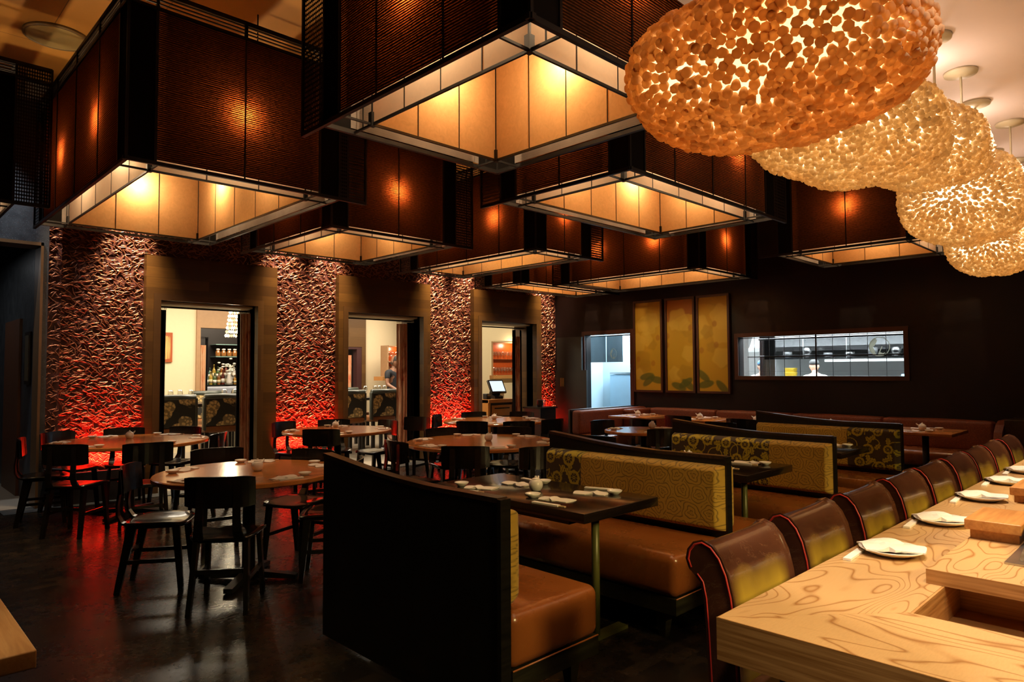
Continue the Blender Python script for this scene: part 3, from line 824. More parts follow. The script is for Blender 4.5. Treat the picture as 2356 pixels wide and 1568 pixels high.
# ================================================================ BOOTHS
TOPPROF = [(2.02, .925), (2.5, .922), (2.8, .935), (3.0, .950), (3.2, .970), (3.42, .992)]
def booth_panel(x, t_, parent):
    poly = [(2.02, .12)]+TOPPROF+[(3.42, .12)]
    poly = [(y, z) for y, z in poly]
    m = MB()
    # smooth the top curve
    ys = [2.02+1.40*k/24 for k in range(25)]
    zs = [float(np.interp(y, [p[0] for p in TOPPROF], [p[1] for p in TOPPROF])) for y in ys]
    zs = [zs[0]]+[(zs[i-1]+2*zs[i]+zs[i+1])/4 for i in range(1, 24)]+[zs[-1]]
    poly = [(2.02, .02)]+list(zip(ys, zs))+[(3.42, .02)]
    m.prism(poly, x-.022, x+.022, 'yzx')
    p = m.build('back_panel', BLACKW, parent)
    # rounded cap rail following the curve, edge post at the aisle end
    c = MB(); pts = [(x, y, z) for y, z in zip(ys, zs)]
    for a, b in zip(pts[:-1], pts[1:]): c.bar(a, b, .056, .020)
    c.build('cap_rail', CAPW, p)
    MB().box(x-.028, x+.028, 2.0, 2.022, .12, .93).build('end_post', BLACKW, p)
    return p
CAPW = wood_fine('worn_brown_black_wood', (.060, .030, .016, 1), (.014, .009, .006, 1), rough=.28)
GREENW = wood_fine('dark_ebonised_oak', (.028, .026, .013, 1), (.009, .008, .004, 1), rough=.33)
def bench(x0, x1, parent, front):
    """seat cushion and plinth between x0 and x1 ; front = +1 if the free edge is at x1"""
    MB().rbox(x0, x1, 2.00, 3.42, .23, .46, .045, 4, .012).build('seat_cushion', COGNAC, parent)
    e = x1 if front > 0 else x0
    m = MB().box(min(x0, x1)+.01, max(x0, x1)-.005, 2.005, 3.40, .145, .23)
    m.build('seat_rail', GREENW, parent)
    MB().tube([(x0+.01, 2.003, .232), (x1-.01, 2.003, .232)], .004, 6).build('piping', plain('orange_brown_piping', (.35, .11, .03), .4), parent)
    for y in (2.12, 3.28):
        xx = e-front*.07
        MB().bar((xx, y, .15), (xx, y, 0), .075, .075, w2=.04, h2=.04, up=(1, 0, 0)).build('leg', GREENW, parent)
def booth(name, label, X, left, right, upL, upR):
    t = thing(name, label, 'booth bench', (X, 2.7, 0), group='upholstered booth benches with curved black backs')
    t0 = bpy.data.objects.new
    # build in world coordinates then shift
    kids0 = set(o.name for o in bpy.data.objects)
    booth_panel(X, .05, t)
    if left: bench(X-.60, X-.03, t, -1)
    if right: bench(X+.03, X+.60, t, 1)
    if upL:
        o = brocade('back_cushion', 1.385, .385, .09, *upL, t, 2.012, .495, -1, 5); o.location.x = X-.022
    if upR:
        o = brocade('back_cushion', 1.385, .385, .09, *upR, t, 2.012, .495, 1, 8); o.location.x = X+.022
    for o in t.children: o.location.x -= X; o.location.y -= 2.7
    return t
booth('booth_bench', 'nearest booth bench, plain black back turned to the camera, single cognac leather seat', 1.925, False, True, None, ('rose', None, False, .005))
booth('booth_bench', 'second booth bench, mostly gold rose cushion with brown floral end, cognac seats on both sides', 3.77, True, True, ('split', 1.03, True, .003), ('rose', None, False, .006))
booth('booth_bench', 'third booth bench, yellow floral cushion on left half and gold rose on right half', 5.43, True, True, ('split', .46, True, .0035), ('rose', None, False, .01))
booth('booth_bench', 'farthest booth bench, gold rose cushion on left half and brown floral on right half', 7.08, True, False, ('split', .44, False, .004), None)

# ================================================================ TABLES
HONEY = wood_contour('honey_table_wood', (.55, .20, .050, 1), (.32, .10, .022, 1), (.5, 2.4, 1), 9, 1.1, .20, .12, .1, .45)
DARKTOP = wood_fine('polished_dark_table_wood', (.014, .008, .006, 1), (.006, .004, .003, 1), (1.5, 16, 16), .18, .15)
def booth_table(x0, x1, label, foot):
    t = thing('booth_table', label, 'table', ((x0+x1)/2, 2.78, 0), group='black booth tables')
    hx = (x1-x0)/2
    MB().rbox(-hx, hx, -.64, .62, .700, .75, .004, 1).build('tabletop', DARKTOP, t)
    for y in (-.42, .42):
        MB().tube([(0.04, y, .01), (0.04, y, .70)], .022, 12).build('post', GREYIRON if foot else BLACKM, t)
        MB().box(-.16, .28 if foot else .2, y-.035, y+.035, 0, .018).build('foot', GREYIRON, t)
    MB().box(-hx+.05, hx-.05, -.5, .5, .67, .70).build('apron', BLACKM, t)
booth_table(2.59, 3.23, 'nearest black booth table, between the plain black back and the second bench', True)
booth_table(4.27, 4.98, 'middle black booth table, between the second and third benches', True)
booth_table(5.93, 6.60, 'farthest black booth table, before the farthest bench', True)

TABS = {'A': (2.14, 7.80, .74), 'B': (2.07, 4.76, .62), 'C': (4.26, 7.33, .64), 'D': (4.55, 5.06, .75), 'E': (6.59, 7.04, .73), 'F': (6.70, 4.62, .46)}
TN = {'A': 'round wooden table farthest left, in front of the left copper wall', 'B': 'nearest round wooden table, beside the nearest booth back',
      'C': 'small round wooden table before the middle portal', 'D': 'large round wooden table behind the nearest booth table',
      'E': 'round wooden table in front of the right portal', 'F': 'small round wooden table behind the second booth bench'}
TS = {'A': 'far left round table', 'B': 'nearest round table', 'C': 'round table before the middle portal', 'D': 'large round table behind the booths',
      'E': 'round table before the right portal', 'F': 'round table behind the second booth'}
for k, (x, y, r) in TABS.items():
    t = thing('round_table', TN[k], 'table', (x, y, 0), group='round honey coloured dining tables')
    MB().lathe([(0, .715), (r-.012, .715), (r, .722), (r, .744), (r-.006, .75), (0, .75)], n=72, smooth=False).build('tabletop', HONEY, t)
    MB().lathe([(.05, .03), (.045, .08), (.04, .68), (.12, .70), (.12, .715)], n=20).build('pedestal', BLACKM, t)
    for q in range(4):
        a = PI/4+q*PI/2; MB().bar((0, 0, .045), (math.cos(a)*r*.55, math.sin(a)*r*.55, .02), .06, .05, h2=.03).build('foot', BLACKM, t)

# ---- square banquette tables
BANQT = [(6.10, 'first'), (5.04, 'second'), (4.20, 'third'), (3.24, 'fourth'), (2.24, 'fifth')]
for y, nm in BANQT:
    t = thing('banquette_table', f'square oak banquette table, {nm} from the left along the far red bench', 'table', (8.75, y, 0), group='oak tables along the far banquette')
    MB().rbox(-.36, .36, -.34, .34, .715, .75, .004, 1).build('tabletop', HONEY, t)
    MB().tube([(0, 0, .02), (0, 0, .715)], .035, 12).build('post', BLACKM, t)
    MB().box(-.26, .26, -.035, .035, 0, .025).box(-.035, .035, -.26, .26, 0, .025).build('foot', BLACKM, t)

# ---- table at the lower left corner
t = thing('wooden_table', 'pale varnished wood table corner cut off at the lower left edge', 'table', (-.06, 2.1, 0))
PINE = wood_fine('pale_varnished_pine', (.60, .34, .12, 1), (.40, .19, .05, 1), (26, 1.6, 26), .35)
MB().rbox(-.45, .43, 0, .90, .703, .75, .005, 2).build('tabletop', PINE, t)
for x in (-.36, .33):
    for y in (.12, .78): MB().bar((x, y, .703), (x, y, 0), .045, .045, up=(1, 0, 0)).build('leg', BLACKM, t)

# ================================================================ BENTWOOD CHAIRS
def make_chair(label):
    t = thing('bentwood_chair', label, 'chair')
    # backrest: curved plywood, slightly concave towards the sitter
    m = MB(); n = 12; hw = .205; th_ = .012; vs = []
    prof = []
    for i in range(n+1):
        u = -1+2*i/n; x = u*hw; y = -.215+.045*(u*u)
        for z, dy in ((.635, 0), (.825, -.012)):
            zz = z-(.010*(abs(u)**6) if z > .7 else -.012*(abs(u)**6)); prof.append((x, y+dy, zz))
    for k, off in ((0, 0), (1, -th_)):
        for (x, y, z) in prof: vs.append((x, y+off, z))
    N = (n+1)*2; fs = []
    for i in range(n):
        a, b, c, d = 2*i, 2*i+1, 2*i+3, 2*i+2
        fs += [(a, d, c, b), (N+a, N+b, N+c, N+d), (b, c, N+c, N+b), (a, N+a, N+d, d)]
    fs += [(0, 1, N+1, N), (2*n, N+2*n, N+2*n+1, 2*n+1)]
    m.add(vs, fs); m.build('backrest', BLACK, t)
    # two bent uprights running from the backrest down and under the seat
    for s in (-1, 1):
        path = [(s*.105, -.222, .80), (s*.105, -.226, .66), (s*.108, -.236, .57), (s*.112, -.232, .50), (s*.118, -.205, .455), (s*.122, -.15, .435), (s*.125, -.05, .430)]
        wd = [.040, .044, .046, .052, .060, .060, .055]; mm = MB(); vs = []; fs = []
        for i, p in enumerate(path):
            p = Vector(p); d = (Vector(path[min(i+1, 6)])-Vector(path[max(i-1, 0)])).normalized(); nn = d.cross(Vector((1, 0, 0))).normalized()
            for a, b in ((-1, -1), (1, -1), (1, 1), (-1, 1)): vs.append(p+Vector((a*wd[i]/2, 0, 0))+nn*(b*.0065))
        for i in range(6):
            for k in range(4): fs.append((i*4+k, i*4+(k+1) % 4, i*4+4+(k+1) % 4, i*4+4+k))
        fs += [(3, 2, 1, 0), (24, 25, 26, 27)]
        mm.add(vs, fs).build('upright', BLACK, t)
    # saddle seat
    m = MB(); nx, ny = 12, 12; vs = []; fs = []
    for lay in (0, 1):
        for i in range(nx+1):
            for j in range(ny+1):
                u = -1+2*i/nx; v = -1+2*j/ny
                # superellipse plan, wider at the front
                k = (abs(u)**5+abs(v)**5)**(1/5) if (u or v) else 1; q = max(abs(u), abs(v))/k if k else 1
                X = u*q*(.20+.012*v); Y = v*q*.20
                z = .455-.012*math.cos(u*PI*.75)*(1-abs(v)**3)-.012*max(0, v)**3
                vs.append((X, Y, z-lay*.015))
    NN = (nx+1)*(ny+1); I = lambda i, j: i*(ny+1)+j
    for i in range(nx):
        for j in range(ny):
            a, b, c, d = I(i, j), I(i+1, j), I(i+1, j+1), I(i, j+1)
            fs += [(a, b, c, d), (NN+d, NN+c, NN+b, NN+a)]
    bd = [I(i, 0) for i in range(nx)]+[I(nx, j) for j in range(ny)]+[I(i, ny) for i in range(nx, 0, -1)]+[I(0, j) for j in range(ny, 0, -1)]
    for a, b in zip(bd, bd[1:]+bd[:1]): fs.append((b, a, NN+a, NN+b))
    m.add(vs, fs, True).build('seat', BLACKSEAT, t)
    for s in (-1, 1):
        MB().bar((s*.155, .135, .435), (s*.175, .175, 0), .028, .048, up=(0, 1, 0), h2=.032).build('leg', BLACK, t)
        MB().bar((s*.145, -.135, .435), (s*.165, -.215, 0), .028, .060, up=(0, 1, 0), h2=.034).build('leg', BLACK, t)
        MB().bar((s*.165, -.175, .205), (s*.168, .155, .205), .018, .026).build('stretcher', BLACK, t)
    MB().bar((-.16, -.17, .25), (.16, -.17, .25), .018, .026).build('stretcher', BLACK, t)
    MB().bar((-.15, 0, .425), (.15, 0, .425), .30, .02).build('seat_frame', BLACK, t)
    return t
BLACKSEAT = plain('black_seat_lacquer', (.012, .010, .008), .17, coat=.2)
CH0 = make_chair('x'); used = [False]
CAM = Vector((0, 0, 1.45))
def place_chair(bx, by, face, label, group, z=0):
    """bx,by: centre of the backrest top; face: point the sitter looks at (x, y)"""
    d = Vector((face[0]-bx, face[1]-by, 0)).normalized(); c = Vector((bx, by, 0))+d*.225
    rz = math.atan2(d.y, d.x)-PI/2
    if not used[0]:
        used[0] = True; CH0.location = (c.x, c.y, z); CH0.rotation_euler.z = rz; CH0['label'] = label; CH0['group'] = group; return CH0
    return dup(CH0, (c.x, c.y, z), rz, label, group)
# backrest positions read on the plane z = .83
_f = 1564.9
def at(px, py, z):
    m = sc.camera.matrix_world; d = m.to_3x3() @ Vector(((px-1178)/_f, -(py-784)/_f, -1)); t = (z-1.45)/d.z
    return d.x*t, d.y*t
CHAIRS = [
 ('A', 42, 1006, 'black bentwood chair at the far left edge, seen in profile with bent back'),
 ('A', 102, 984, 'black bentwood chair at the left rear of the farthest left round table'),
 ('A', 143, 1020, 'black bentwood chair, back to camera, left front of the farthest left round table'),
 ('A', 343, 1016, 'black bentwood chair, back to camera, right front of the farthest left round table'),
 ('A', 284, 984, 'black bentwood chair against the copper wall behind the farthest left round table'),
 ('A', 432, 982, 'black bentwood chair at the doorway side behind the farthest left round table'),
 ('A', 512, 993, 'black bentwood chair right of the farthest left round table, before the left portal'),
 ('B', 503, 1090, 'nearest black bentwood chair, back to camera, at the nearest round table'),
 ('B', 289, 1066, 'black bentwood chair seen in profile at the left side of the nearest round table'),
 ('B', 498, 1028, 'black bentwood chair at the far side of the nearest round table, left of its teapot'),
 ('B', 727, 1030, 'black bentwood chair at the far right side of the nearest round table'),
 ('C', 648, 968, 'black bentwood chair silhouetted against the red glow beside the left portal'),
 ('C', 737, 979, 'black bentwood chair, back to camera, at the small table before the middle portal'),
 ('C', 768, 963, 'black bentwood chair behind the small table before the middle portal'),
 ('C', 898, 972, 'black bentwood chair at the curtain side of the small table before the middle portal'),
 ('D', 903, 1012, 'black bentwood chair seen from its side at the left of the large round table'),
 ('D', 1069, 1024, 'black bentwood chair turned back to camera at the front of the large round table'),
 ('D', 1250, 1024, 'black bentwood chair partly hidden by the second booth, at the large round table'),
 ('D', 1013, 985, 'black bentwood chair at the left rear side of the large round table'),
 ('D', 1186, 981, 'black bentwood chair at the rear side of the large round table'),
 ('E', 1084, 967, 'black bentwood chair, back to camera, left front of the table before the right portal'),
 ('E', 1196, 967, 'black bentwood chair, back to camera, right front of the table before the right portal'),
 ('E', 1000, 952, 'black bentwood chair at the left side of the table before the right portal'),
 ('E', 1088, 946, 'black bentwood chair behind the table before the right portal, left of the cash cabinet'),
 ('E', 1203, 946, 'black bentwood chair behind the table before the right portal, below the tied curtain'),
 ('E', 1276, 962, 'black bentwood chair at the right side of the table before the right portal'),
 ('F', 1381, 969, 'black bentwood chair seen edge on, left of the table behind the second booth'),
 ('F', 1534, 982, 'black bentwood chair, back to camera, at the small table behind the second booth'),
]
for k, px, py, lab in CHAIRS:
    bx, by = at(px, py, .83); tx, ty, tr = TABS[k]; st = .004 if bx+by > tx+ty else -.004
    while math.hypot(bx-tx, by-ty) < tr+(.27 if k == 'F' else .13): bx *= 1+st; by *= 1+st
    by = min(by, YW-.30)
    place_chair(bx, by, TABS[k][:2], lab, 'black bentwood dining chairs')
place_chair(*at(833, 1050, .83), (2.07, 4.76), 'black bentwood chair showing only its backrest rim above the nearest booth back', 'black bentwood dining chairs')
place_chair(*at(963, 957, .83), (5.2, 7.4), 'black bentwood chair seen edge on before the right jamb of the middle portal', 'black bentwood dining chairs')
place_chair(*at(1368, 1000, .83), (6.60, 4.4), 'black bentwood chair with shiny rounded back, in front of the far banquette end', 'black bentwood dining chairs')
for px, py, lab in ((1474, 962, 'black bentwood chair at the first banquette table, its front facing the camera'), (1556, 954, 'black bentwood chair between the first and second banquette tables'),
                    (1654, 969, 'black bentwood chair at the second banquette table, half hidden'), (1702, 958, 'black bentwood chair at the third banquette table')):
    bx, by = at(px, py, .83); bx = min(bx, 8.12)
    _s = bx/at(px, py, .83)[0]; by *= _s
    place_chair(bx, by, (9.2, by), lab, 'black bentwood dining chairs')
# leather chair cut off at the left edge
t = thing('leather_side_chair', 'dark leather side chair with studded edge, cut off at the left edge', 'chair', (.12, 3.42, 0), -.9)
MB().rbox(-.22, .22, -.22, .22, .42, .50, .035, 3, .01).build('seat', OXBLOOD, t)
MB().rbox(-.21, .21, -.26, -.205, .5, .82, .025, 3).build('backrest', OXBLOOD, t)
for x, y in ((-.18, -.18), (.18, -.18), (.18, .18), (-.18, .18)):
    MB().tube([(x, y, .43), (x*1.02, y*1.02, .25), (x*1.15, y*1.2, .06), (x*1.3, y*1.35, 0)], [.02, .017, .014, .013], 8).build('leg', BLACK, t)

# ================================================================ FAR BANQUETTE
t = thing('banquette', 'long rust coloured banquette running along the dark far wall and round its corner', 'banquette', (9.4, 4.5, 0))
RUST = NT('rust_patterned_velvet')
_n = RUST.noise(RUST.coord(), 26, 3, .5, 2.5); _r = RUST.ramp(_n, [(.46, (0, 0, 0, 1)), (.5, (1, 1, 1, 1)), (.54, (0, 0, 0, 1))])
RUST = RUST.fin(RUST.bsdf(RUST.mix(_r, (.12, .024, .008, 1), (.26, .065, .02, 1)), .6))
def brx(name, x0, x1, y0, y1, z0, z1, mat, r=.03, p=0.):
    return MB().rbox(x0-9.4, x1-9.4, y0-4.5, y1-4.5, z0, z1, r, 3, p).build(name, mat, t)
ys_ = [1.78, 3.0, 4.2, 5.4, 6.62]
for a, b in zip(ys_[:-1], ys_[1:]):
    brx('back_cushion', 9.76, 9.97, a+.003, b-.003, .44, .81, RUST, .04, .01); brx('seat_cushion', 9.24, 9.78, a+.003, b-.003, .28, .46, COGNAC, .04, .01)
brx('back_cushion', 8.15, 9.97, 6.80, 6.98, .44, .82, RUST, .05, .0); brx('seat_cushion', 8.15, 9.24, 6.28, 6.80, .28, .46, COGNAC, .04)
brx('corner_cushion', 9.24, 9.97, 6.62, 6.80, .28, .80, RUST, .04)
brx('plinth', 9.30, 9.97, 1.8, 6.98, 0, .28, BLACKW, .005); brx('plinth', 8.2, 9.3, 6.4, 6.98, 0, .28, BLACKW, .005)
brx('top_rail', 8.14, 9.97, 6.985, 7.03, 0, .835, BLACKW, .01)
# curved arm at the right end
m = MB(); poly = [(9.24, .44), (9.26, .60), (9.32, .72), (9.42, .80), (9.56, .84), (9.97, .84), (9.97, .44)]
m.prism([(x-9.4, z) for x, z in poly], 1.62-4.5, 1.70-4.5, 'xzy'); m.build('arm_side', RUST, t)
brx('arm_box', 9.42, 9.97, 1.40, 1.62, 0, .86, CAPW, .01)
# ================================================================ SUSHI BAR
OAKL = wood_contour('oiled_ash_bar_top', (.64, .40, .18, 1), (.30, .125, .030, 1), (.9, 2.6, 2), 42, 1.1, .30, .07, .15, .9)
OAKF = wood_contour('oiled_ash_front_board', (.64, .40, .18, 1), (.30, .125, .030, 1), (2.6, .8, 2), 42, 1.2, .30, .07, .15, .9)
OAKE = wood_fine('oiled_ash_edge', (.56, .31, .12, 1), (.30, .13, .035, 1), (2, 1.2, 44), .35)
t = thing('sushi_bar', 'pale wood sushi bar counter with mitred corner and sunken trough, lower right', 'bar counter', (1.71, .95, 0))
def bb(name, poly, z0, z1, mat):
    return MB().prism([(x-1.71, y-.95) for x, y in poly], z0, z1).build(name, mat, t)
bb('counter_top', [(1.71, .95), (9.6, .95), (9.6, .59), (2.11, .59)], .667, .78, OAKL)
bb('front_board', [(1.71, .949), (2.109, .59), (2.109, -1.7), (1.71, -1.7)], .667, .78, OAKF)
bb('edge_veneer', [(1.708, .952), (1.708, -1.7), (1.7099, -1.7), (1.7099, .952)], .667, .7795, wood_fine('edge_grain', (.56, .30, .11, 1), (.26, .11, .028, 1), (2, 1.2, 44), .4))
bb('trough_floor', [(2.109, .59), (2.64, .59), (2.64, -1.7), (2.109, -1.7)], .64, .668, OAKE)
bb('trough_side', [(2.109, .583), (2.109, .5895), (2.612, .5895), (2.612, .583)], .6685, .7795, OAKE)
bb('shelf_riser', [(2.613, .589), (2.64, .589), (2.64, -1.7), (2.613, -1.7)], .6685, .78, OAKE)
bb('raised_shelf', [(2.434, .632), (9.6, .632), (9.6, -1.7), (2.434, -1.7)], .7805, .825, OAKL)
bb('shelf_edge', [(2.432, .633), (2.434, .633), (2.434, -1.7), (2.432, -1.7)], .7805, .8245, OAKE)
bb('pedestal', [(1.84, .60), (9.5, .60), (9.5, -1.6), (1.84, -1.6)], .0, .638, plain('dark_bar_panel', (.040, .016, .008), .45))
bb('leg', [(1.755, .80), (1.80, .80), (1.80, .755), (1.755, .755)], .0, .667, OAKE)
STEEL = plain('stainless_steel', (.50, .50, .50), .30, metal=1.)
t = thing('sunken_steel_tray', 'stainless steel rimmed tray with dark sloping lid set in the raised shelf', 'tray', (3.0, .3, .8255))
MB().prism([(-.34, .17), (.34, .17), (.34, -.6), (-.34, -.6)], 0, .006).build('steel_rim', STEEL, t)
MB().prism([(-.29, .0062), (.32, .0062), (.32, .085), (.02, .085)], -.55, .14, 'xzy').build('lid', plain('smoked_brown_lid', (.05, .035, .025), .15, coat=.4), t)
TRAYW = wood_fine('cedar_serving_board', (.55, .26, .075, 1), (.36, .14, .035, 1), (1.5, 22, 22), .4)
for (x0, x1, y0, y1, lab) in ((2.955, 3.26, .468, .640, 'nearest stacked cedar serving board on the raised shelf'), (3.88, 4.20, .480, .655, 'second stacked cedar serving board, farther along the raised shelf')):
    t = thing('serving_board', lab, 'serving board', ((x0+x1)/2, (y0+y1)/2, .825), group='cedar serving boards')
    hx, hy = (x1-x0)/2, (y1-y0)/2
    MB().rbox(-hx, hx, -hy, hy, .036, .073, .004, 2).build('board', TRAYW, t)
    MB().prism([(-hx+.03, -hy+.012), (hx-.03, -hy+.012), (hx-.03, hy-.012), (-hx+.03, hy-.012)], 0, .036).build('base', TRAYW, t)

# ---- leather bar chairs with rolled backs
def painted_light_leather():  # brown leather; yellow light on the lower front is painted in as olive
    t = NT('brown_leather_painted_olive_light'); n = t.noise(t.coord(), 3.2, 4, .6); n3 = t.noise(t.coord((1, 1, 1)), 5, 2)
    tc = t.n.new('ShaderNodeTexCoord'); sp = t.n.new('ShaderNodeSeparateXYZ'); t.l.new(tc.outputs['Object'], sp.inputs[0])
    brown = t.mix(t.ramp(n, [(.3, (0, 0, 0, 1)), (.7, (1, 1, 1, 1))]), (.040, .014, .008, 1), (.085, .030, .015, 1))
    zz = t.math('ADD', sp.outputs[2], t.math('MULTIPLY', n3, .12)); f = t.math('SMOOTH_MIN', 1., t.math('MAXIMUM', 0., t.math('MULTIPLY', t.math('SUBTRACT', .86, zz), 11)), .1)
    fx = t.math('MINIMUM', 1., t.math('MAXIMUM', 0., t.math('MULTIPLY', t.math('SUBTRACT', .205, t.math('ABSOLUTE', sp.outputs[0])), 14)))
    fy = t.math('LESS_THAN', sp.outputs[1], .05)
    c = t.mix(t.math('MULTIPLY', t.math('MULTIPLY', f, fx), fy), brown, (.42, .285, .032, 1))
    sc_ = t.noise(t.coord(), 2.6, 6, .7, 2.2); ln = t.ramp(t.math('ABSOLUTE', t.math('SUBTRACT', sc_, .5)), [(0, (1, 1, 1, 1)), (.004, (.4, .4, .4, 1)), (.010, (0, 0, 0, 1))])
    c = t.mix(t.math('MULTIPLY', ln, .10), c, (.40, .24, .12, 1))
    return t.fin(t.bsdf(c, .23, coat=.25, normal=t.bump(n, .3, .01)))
PAINTED_LIGHT_LEATHER = painted_light_leather()
def make_bar_chair():
    t = thing('bar_chair', 'x', 'bar chair')
    prof = [(0, .44), (.004, .56), (.010, .66), (.020, .74), (.036, .805), (.058, .852), (.086, .882), (.116, .893), (.142, .884), (.160, .862), (.166, .834), (.156, .808), (.134, .792), (.114, .770), (.103, .72), (.096, .62), (.088, .45), (.076, .12), (.03, .12), (.0, .30)]
    n = len(prof); hw = .222; xs_ = [-hw, -hw+.008, -hw+.03, -.11, 0, .11, hw-.03, hw-.008, hw]; ins = [.010, .002, 0, -.003, -.004, -.003, 0, .002, .010]
    cy = sum(p[0] for p in prof)/n; m = MB(); vs = []; fs = []
    N2 = [0]*n
    for x, i_ in zip(xs_, ins):
        for k, (y, z) in enumerate(prof):
            a = Vector(prof[(k+1) % n])-Vector(prof[k-1]); nn = Vector((-a.y, a.x)).normalized()
            vs.append((x, y+nn.x*i_*-1*-1, z+nn.y*i_*-1*-1) if False else (x, y-(-nn.x)*i_*0-nn.x*0+(cy-y)*0+0, z) if False else (x, y+(-nn.x)*(-i_)*0+(0 if abs(i_) < .0001 else -i_*(-nn.x)), z-i_*(-nn.y)))
    for i in range(len(xs_)-1):
        for k in range(n): fs.append((i*n+k, i*n+(k+1) % n, (i+1)*n+(k+1) % n, (i+1)*n+k))
    fs += [tuple(range(n-1, -1, -1)), tuple((len(xs_)-1)*n+k for k in range(n))]
    m.add(vs, fs, True); m.sm[-1] = m.sm[-2] = False; m.build('rolled_backrest', PAINTED_LIGHT_LEATHER, t)
    for s in (-1, 1):
        MB().tube([(s*(hw-.001), y, z) for y, z in prof[:12]], .0040, 6).build('piping', REDPIPE, t)
        MB().tube([(s*(hw-.001), y, z) for y, z in prof[12:18]], .0035, 6).build('piping', REDPIPE, t)
    MB().rbox(-.215, .215, -.42, .01, .37, .475, .035, 4, .012).build('seat', OXBLOOD, t)
    for s in (-1, 1):
        MB().bar((s*.18, .045, .13), (s*.185, .085, 0), .04, .04, w2=.026, h2=.026, up=(0, 1, 0)).build('leg', GREYIRON, t)
        MB().bar((s*.18, -.37, .38), (s*.185, -.38, 0), .04, .04, w2=.026, h2=.026, up=(0, 1, 0)).build('leg', GREYIRON, t)
    return t
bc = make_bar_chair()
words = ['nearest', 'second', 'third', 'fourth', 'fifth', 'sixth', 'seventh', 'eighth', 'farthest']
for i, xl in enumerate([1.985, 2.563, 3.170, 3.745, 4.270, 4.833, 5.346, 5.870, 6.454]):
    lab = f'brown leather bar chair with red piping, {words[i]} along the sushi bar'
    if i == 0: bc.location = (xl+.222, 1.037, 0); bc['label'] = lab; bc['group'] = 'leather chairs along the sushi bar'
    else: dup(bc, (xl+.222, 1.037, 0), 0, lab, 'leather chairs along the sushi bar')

# ================================================================ TABLE SETTINGS
def napkin_mesh():
    m = MB(); n = 10; L, W = .175, .095; vs = []; fs = []
    R = random.Random(4)
    for lay in (1, 0):
        for i in range(n+1):
            for j in range(5):
                u = i/n; v = j/4
                wv = W*(1-.30*math.exp(-((u-.42)/.10)**2)); x = (u-.5)*L+.01*math.sin(v*3)*(1 if u > .5 else -1)
                y = (v-.5)*wv+(.012 if u > .5 else -.006)
                z = (.004+.010*math.exp(-((u-.40)/.09)**2)+.005*math.sin(PI*v)*(1+.5*math.sin(u*9)))*lay+.0005
                vs.append((x, y, z))
    N = (n+1)*5; I = lambda i, j: i*5+j
    for i in range(n):
        for j in range(4):
            a, b, c, d = I(i, j), I(i+1, j), I(i+1, j+1), I(i, j+1); fs += [(a, b, c, d), (N+d, N+c, N+b, N+a)]
    bd = [I(i, 0) for i in range(n)]+[I(n, j) for j in range(4)]+[I(i, 4) for i in range(n, 0, -1)]+[I(0, j) for j in range(4, 0, -1)]
    for a, b in zip(bd, bd[1:]+bd[:1]): fs.append((b, a, N+a, N+b))
    return m.add(vs, fs, False)
P_NAP = napkin_mesh().build('folded_napkin', LINEN)
P_SAU = MB().lathe([(0, .0), (.024, .0), (.026, .004), (.038, .012), (.044, .022), (.0415, .023), (.034, .014), (.02, .007), (0, .006)], n=24).build('sauce_dish', PORC)
P_CHO = thing('chopsticks', 'x', 'chopsticks')
MB().bar((-.115, .004, .004), (.085, .001, .004), .006, .006, w2=.004).build('chopstick', CHOPW, P_CHO)
MB().bar((-.115, -.004, .004), (.085, -.001, .004), .006, .006, w2=.004).build('chopstick', CHOPW, P_CHO)
MB().box(-.075, .095, -.013, .013, .0005, .0085).build('paper_sleeve', PAPER, P_CHO)
P_RES = MB().rbox(-.022, .022, -.010, .010, 0, .012, .006, 3).build('chopstick_rest', BLACK)
P_POT = thing('soy_sauce_pot', 'x', 'sauce pot')
MB().lathe([(0, 0), (.022, 0), (.030, .006), (.040, .024), (.042, .038), (.037, .056), (.025, .067), (.012, .070)], n=28).build('body', PORC, P_POT)
MB().lathe([(.024, .067), (.022, .072), (.008, .077), (.006, .080), (.008, .085), (.0, .088)], n=20).build('lid', PORC, P_POT)
MB().tube([(.030, 0, .048), (.044, 0, .060), (.056, 0, .070), (.060, 0, .078)], [.011, .008, .006, .005], 8).build('spout', PORC, P_POT)
P_TRAYD = None
protos = {'nap': [P_NAP, 'folded white napkin', 'napkin', 0], 'sau': [P_SAU, 'white sauce dish', 'dish', 0], 'cho': [P_CHO, 'paper sleeved chopsticks', 'chopsticks', 0],
          'res': [P_RES, 'black chopstick rest', 'chopstick rest', 0], 'pot': [P_POT, 'round white sauce pot', 'sauce pot', 0]}
GN = {'nap': 'folded napkins', 'sau': 'sauce dishes', 'cho': 'wrapped chopsticks', 'res': 'chopstick rests', 'pot': 'soy sauce pots'}
def put(k, x, y, z, rz, where):
    p = protos[k]; lab = p[1]+' '+where; g = GN[k]
    if p[3] == 0:
        o = p[0]; p[3] = 1; o.location = (x, y, z); o.rotation_euler.z = rz; tag(o, lab, p[2], g); return o
    return dup(p[0], (x, y, z), rz, lab, g, p[2])
def ang(a, b): return math.atan2(b[1]-a[1], b[0]-a[0])
ZT = .7505
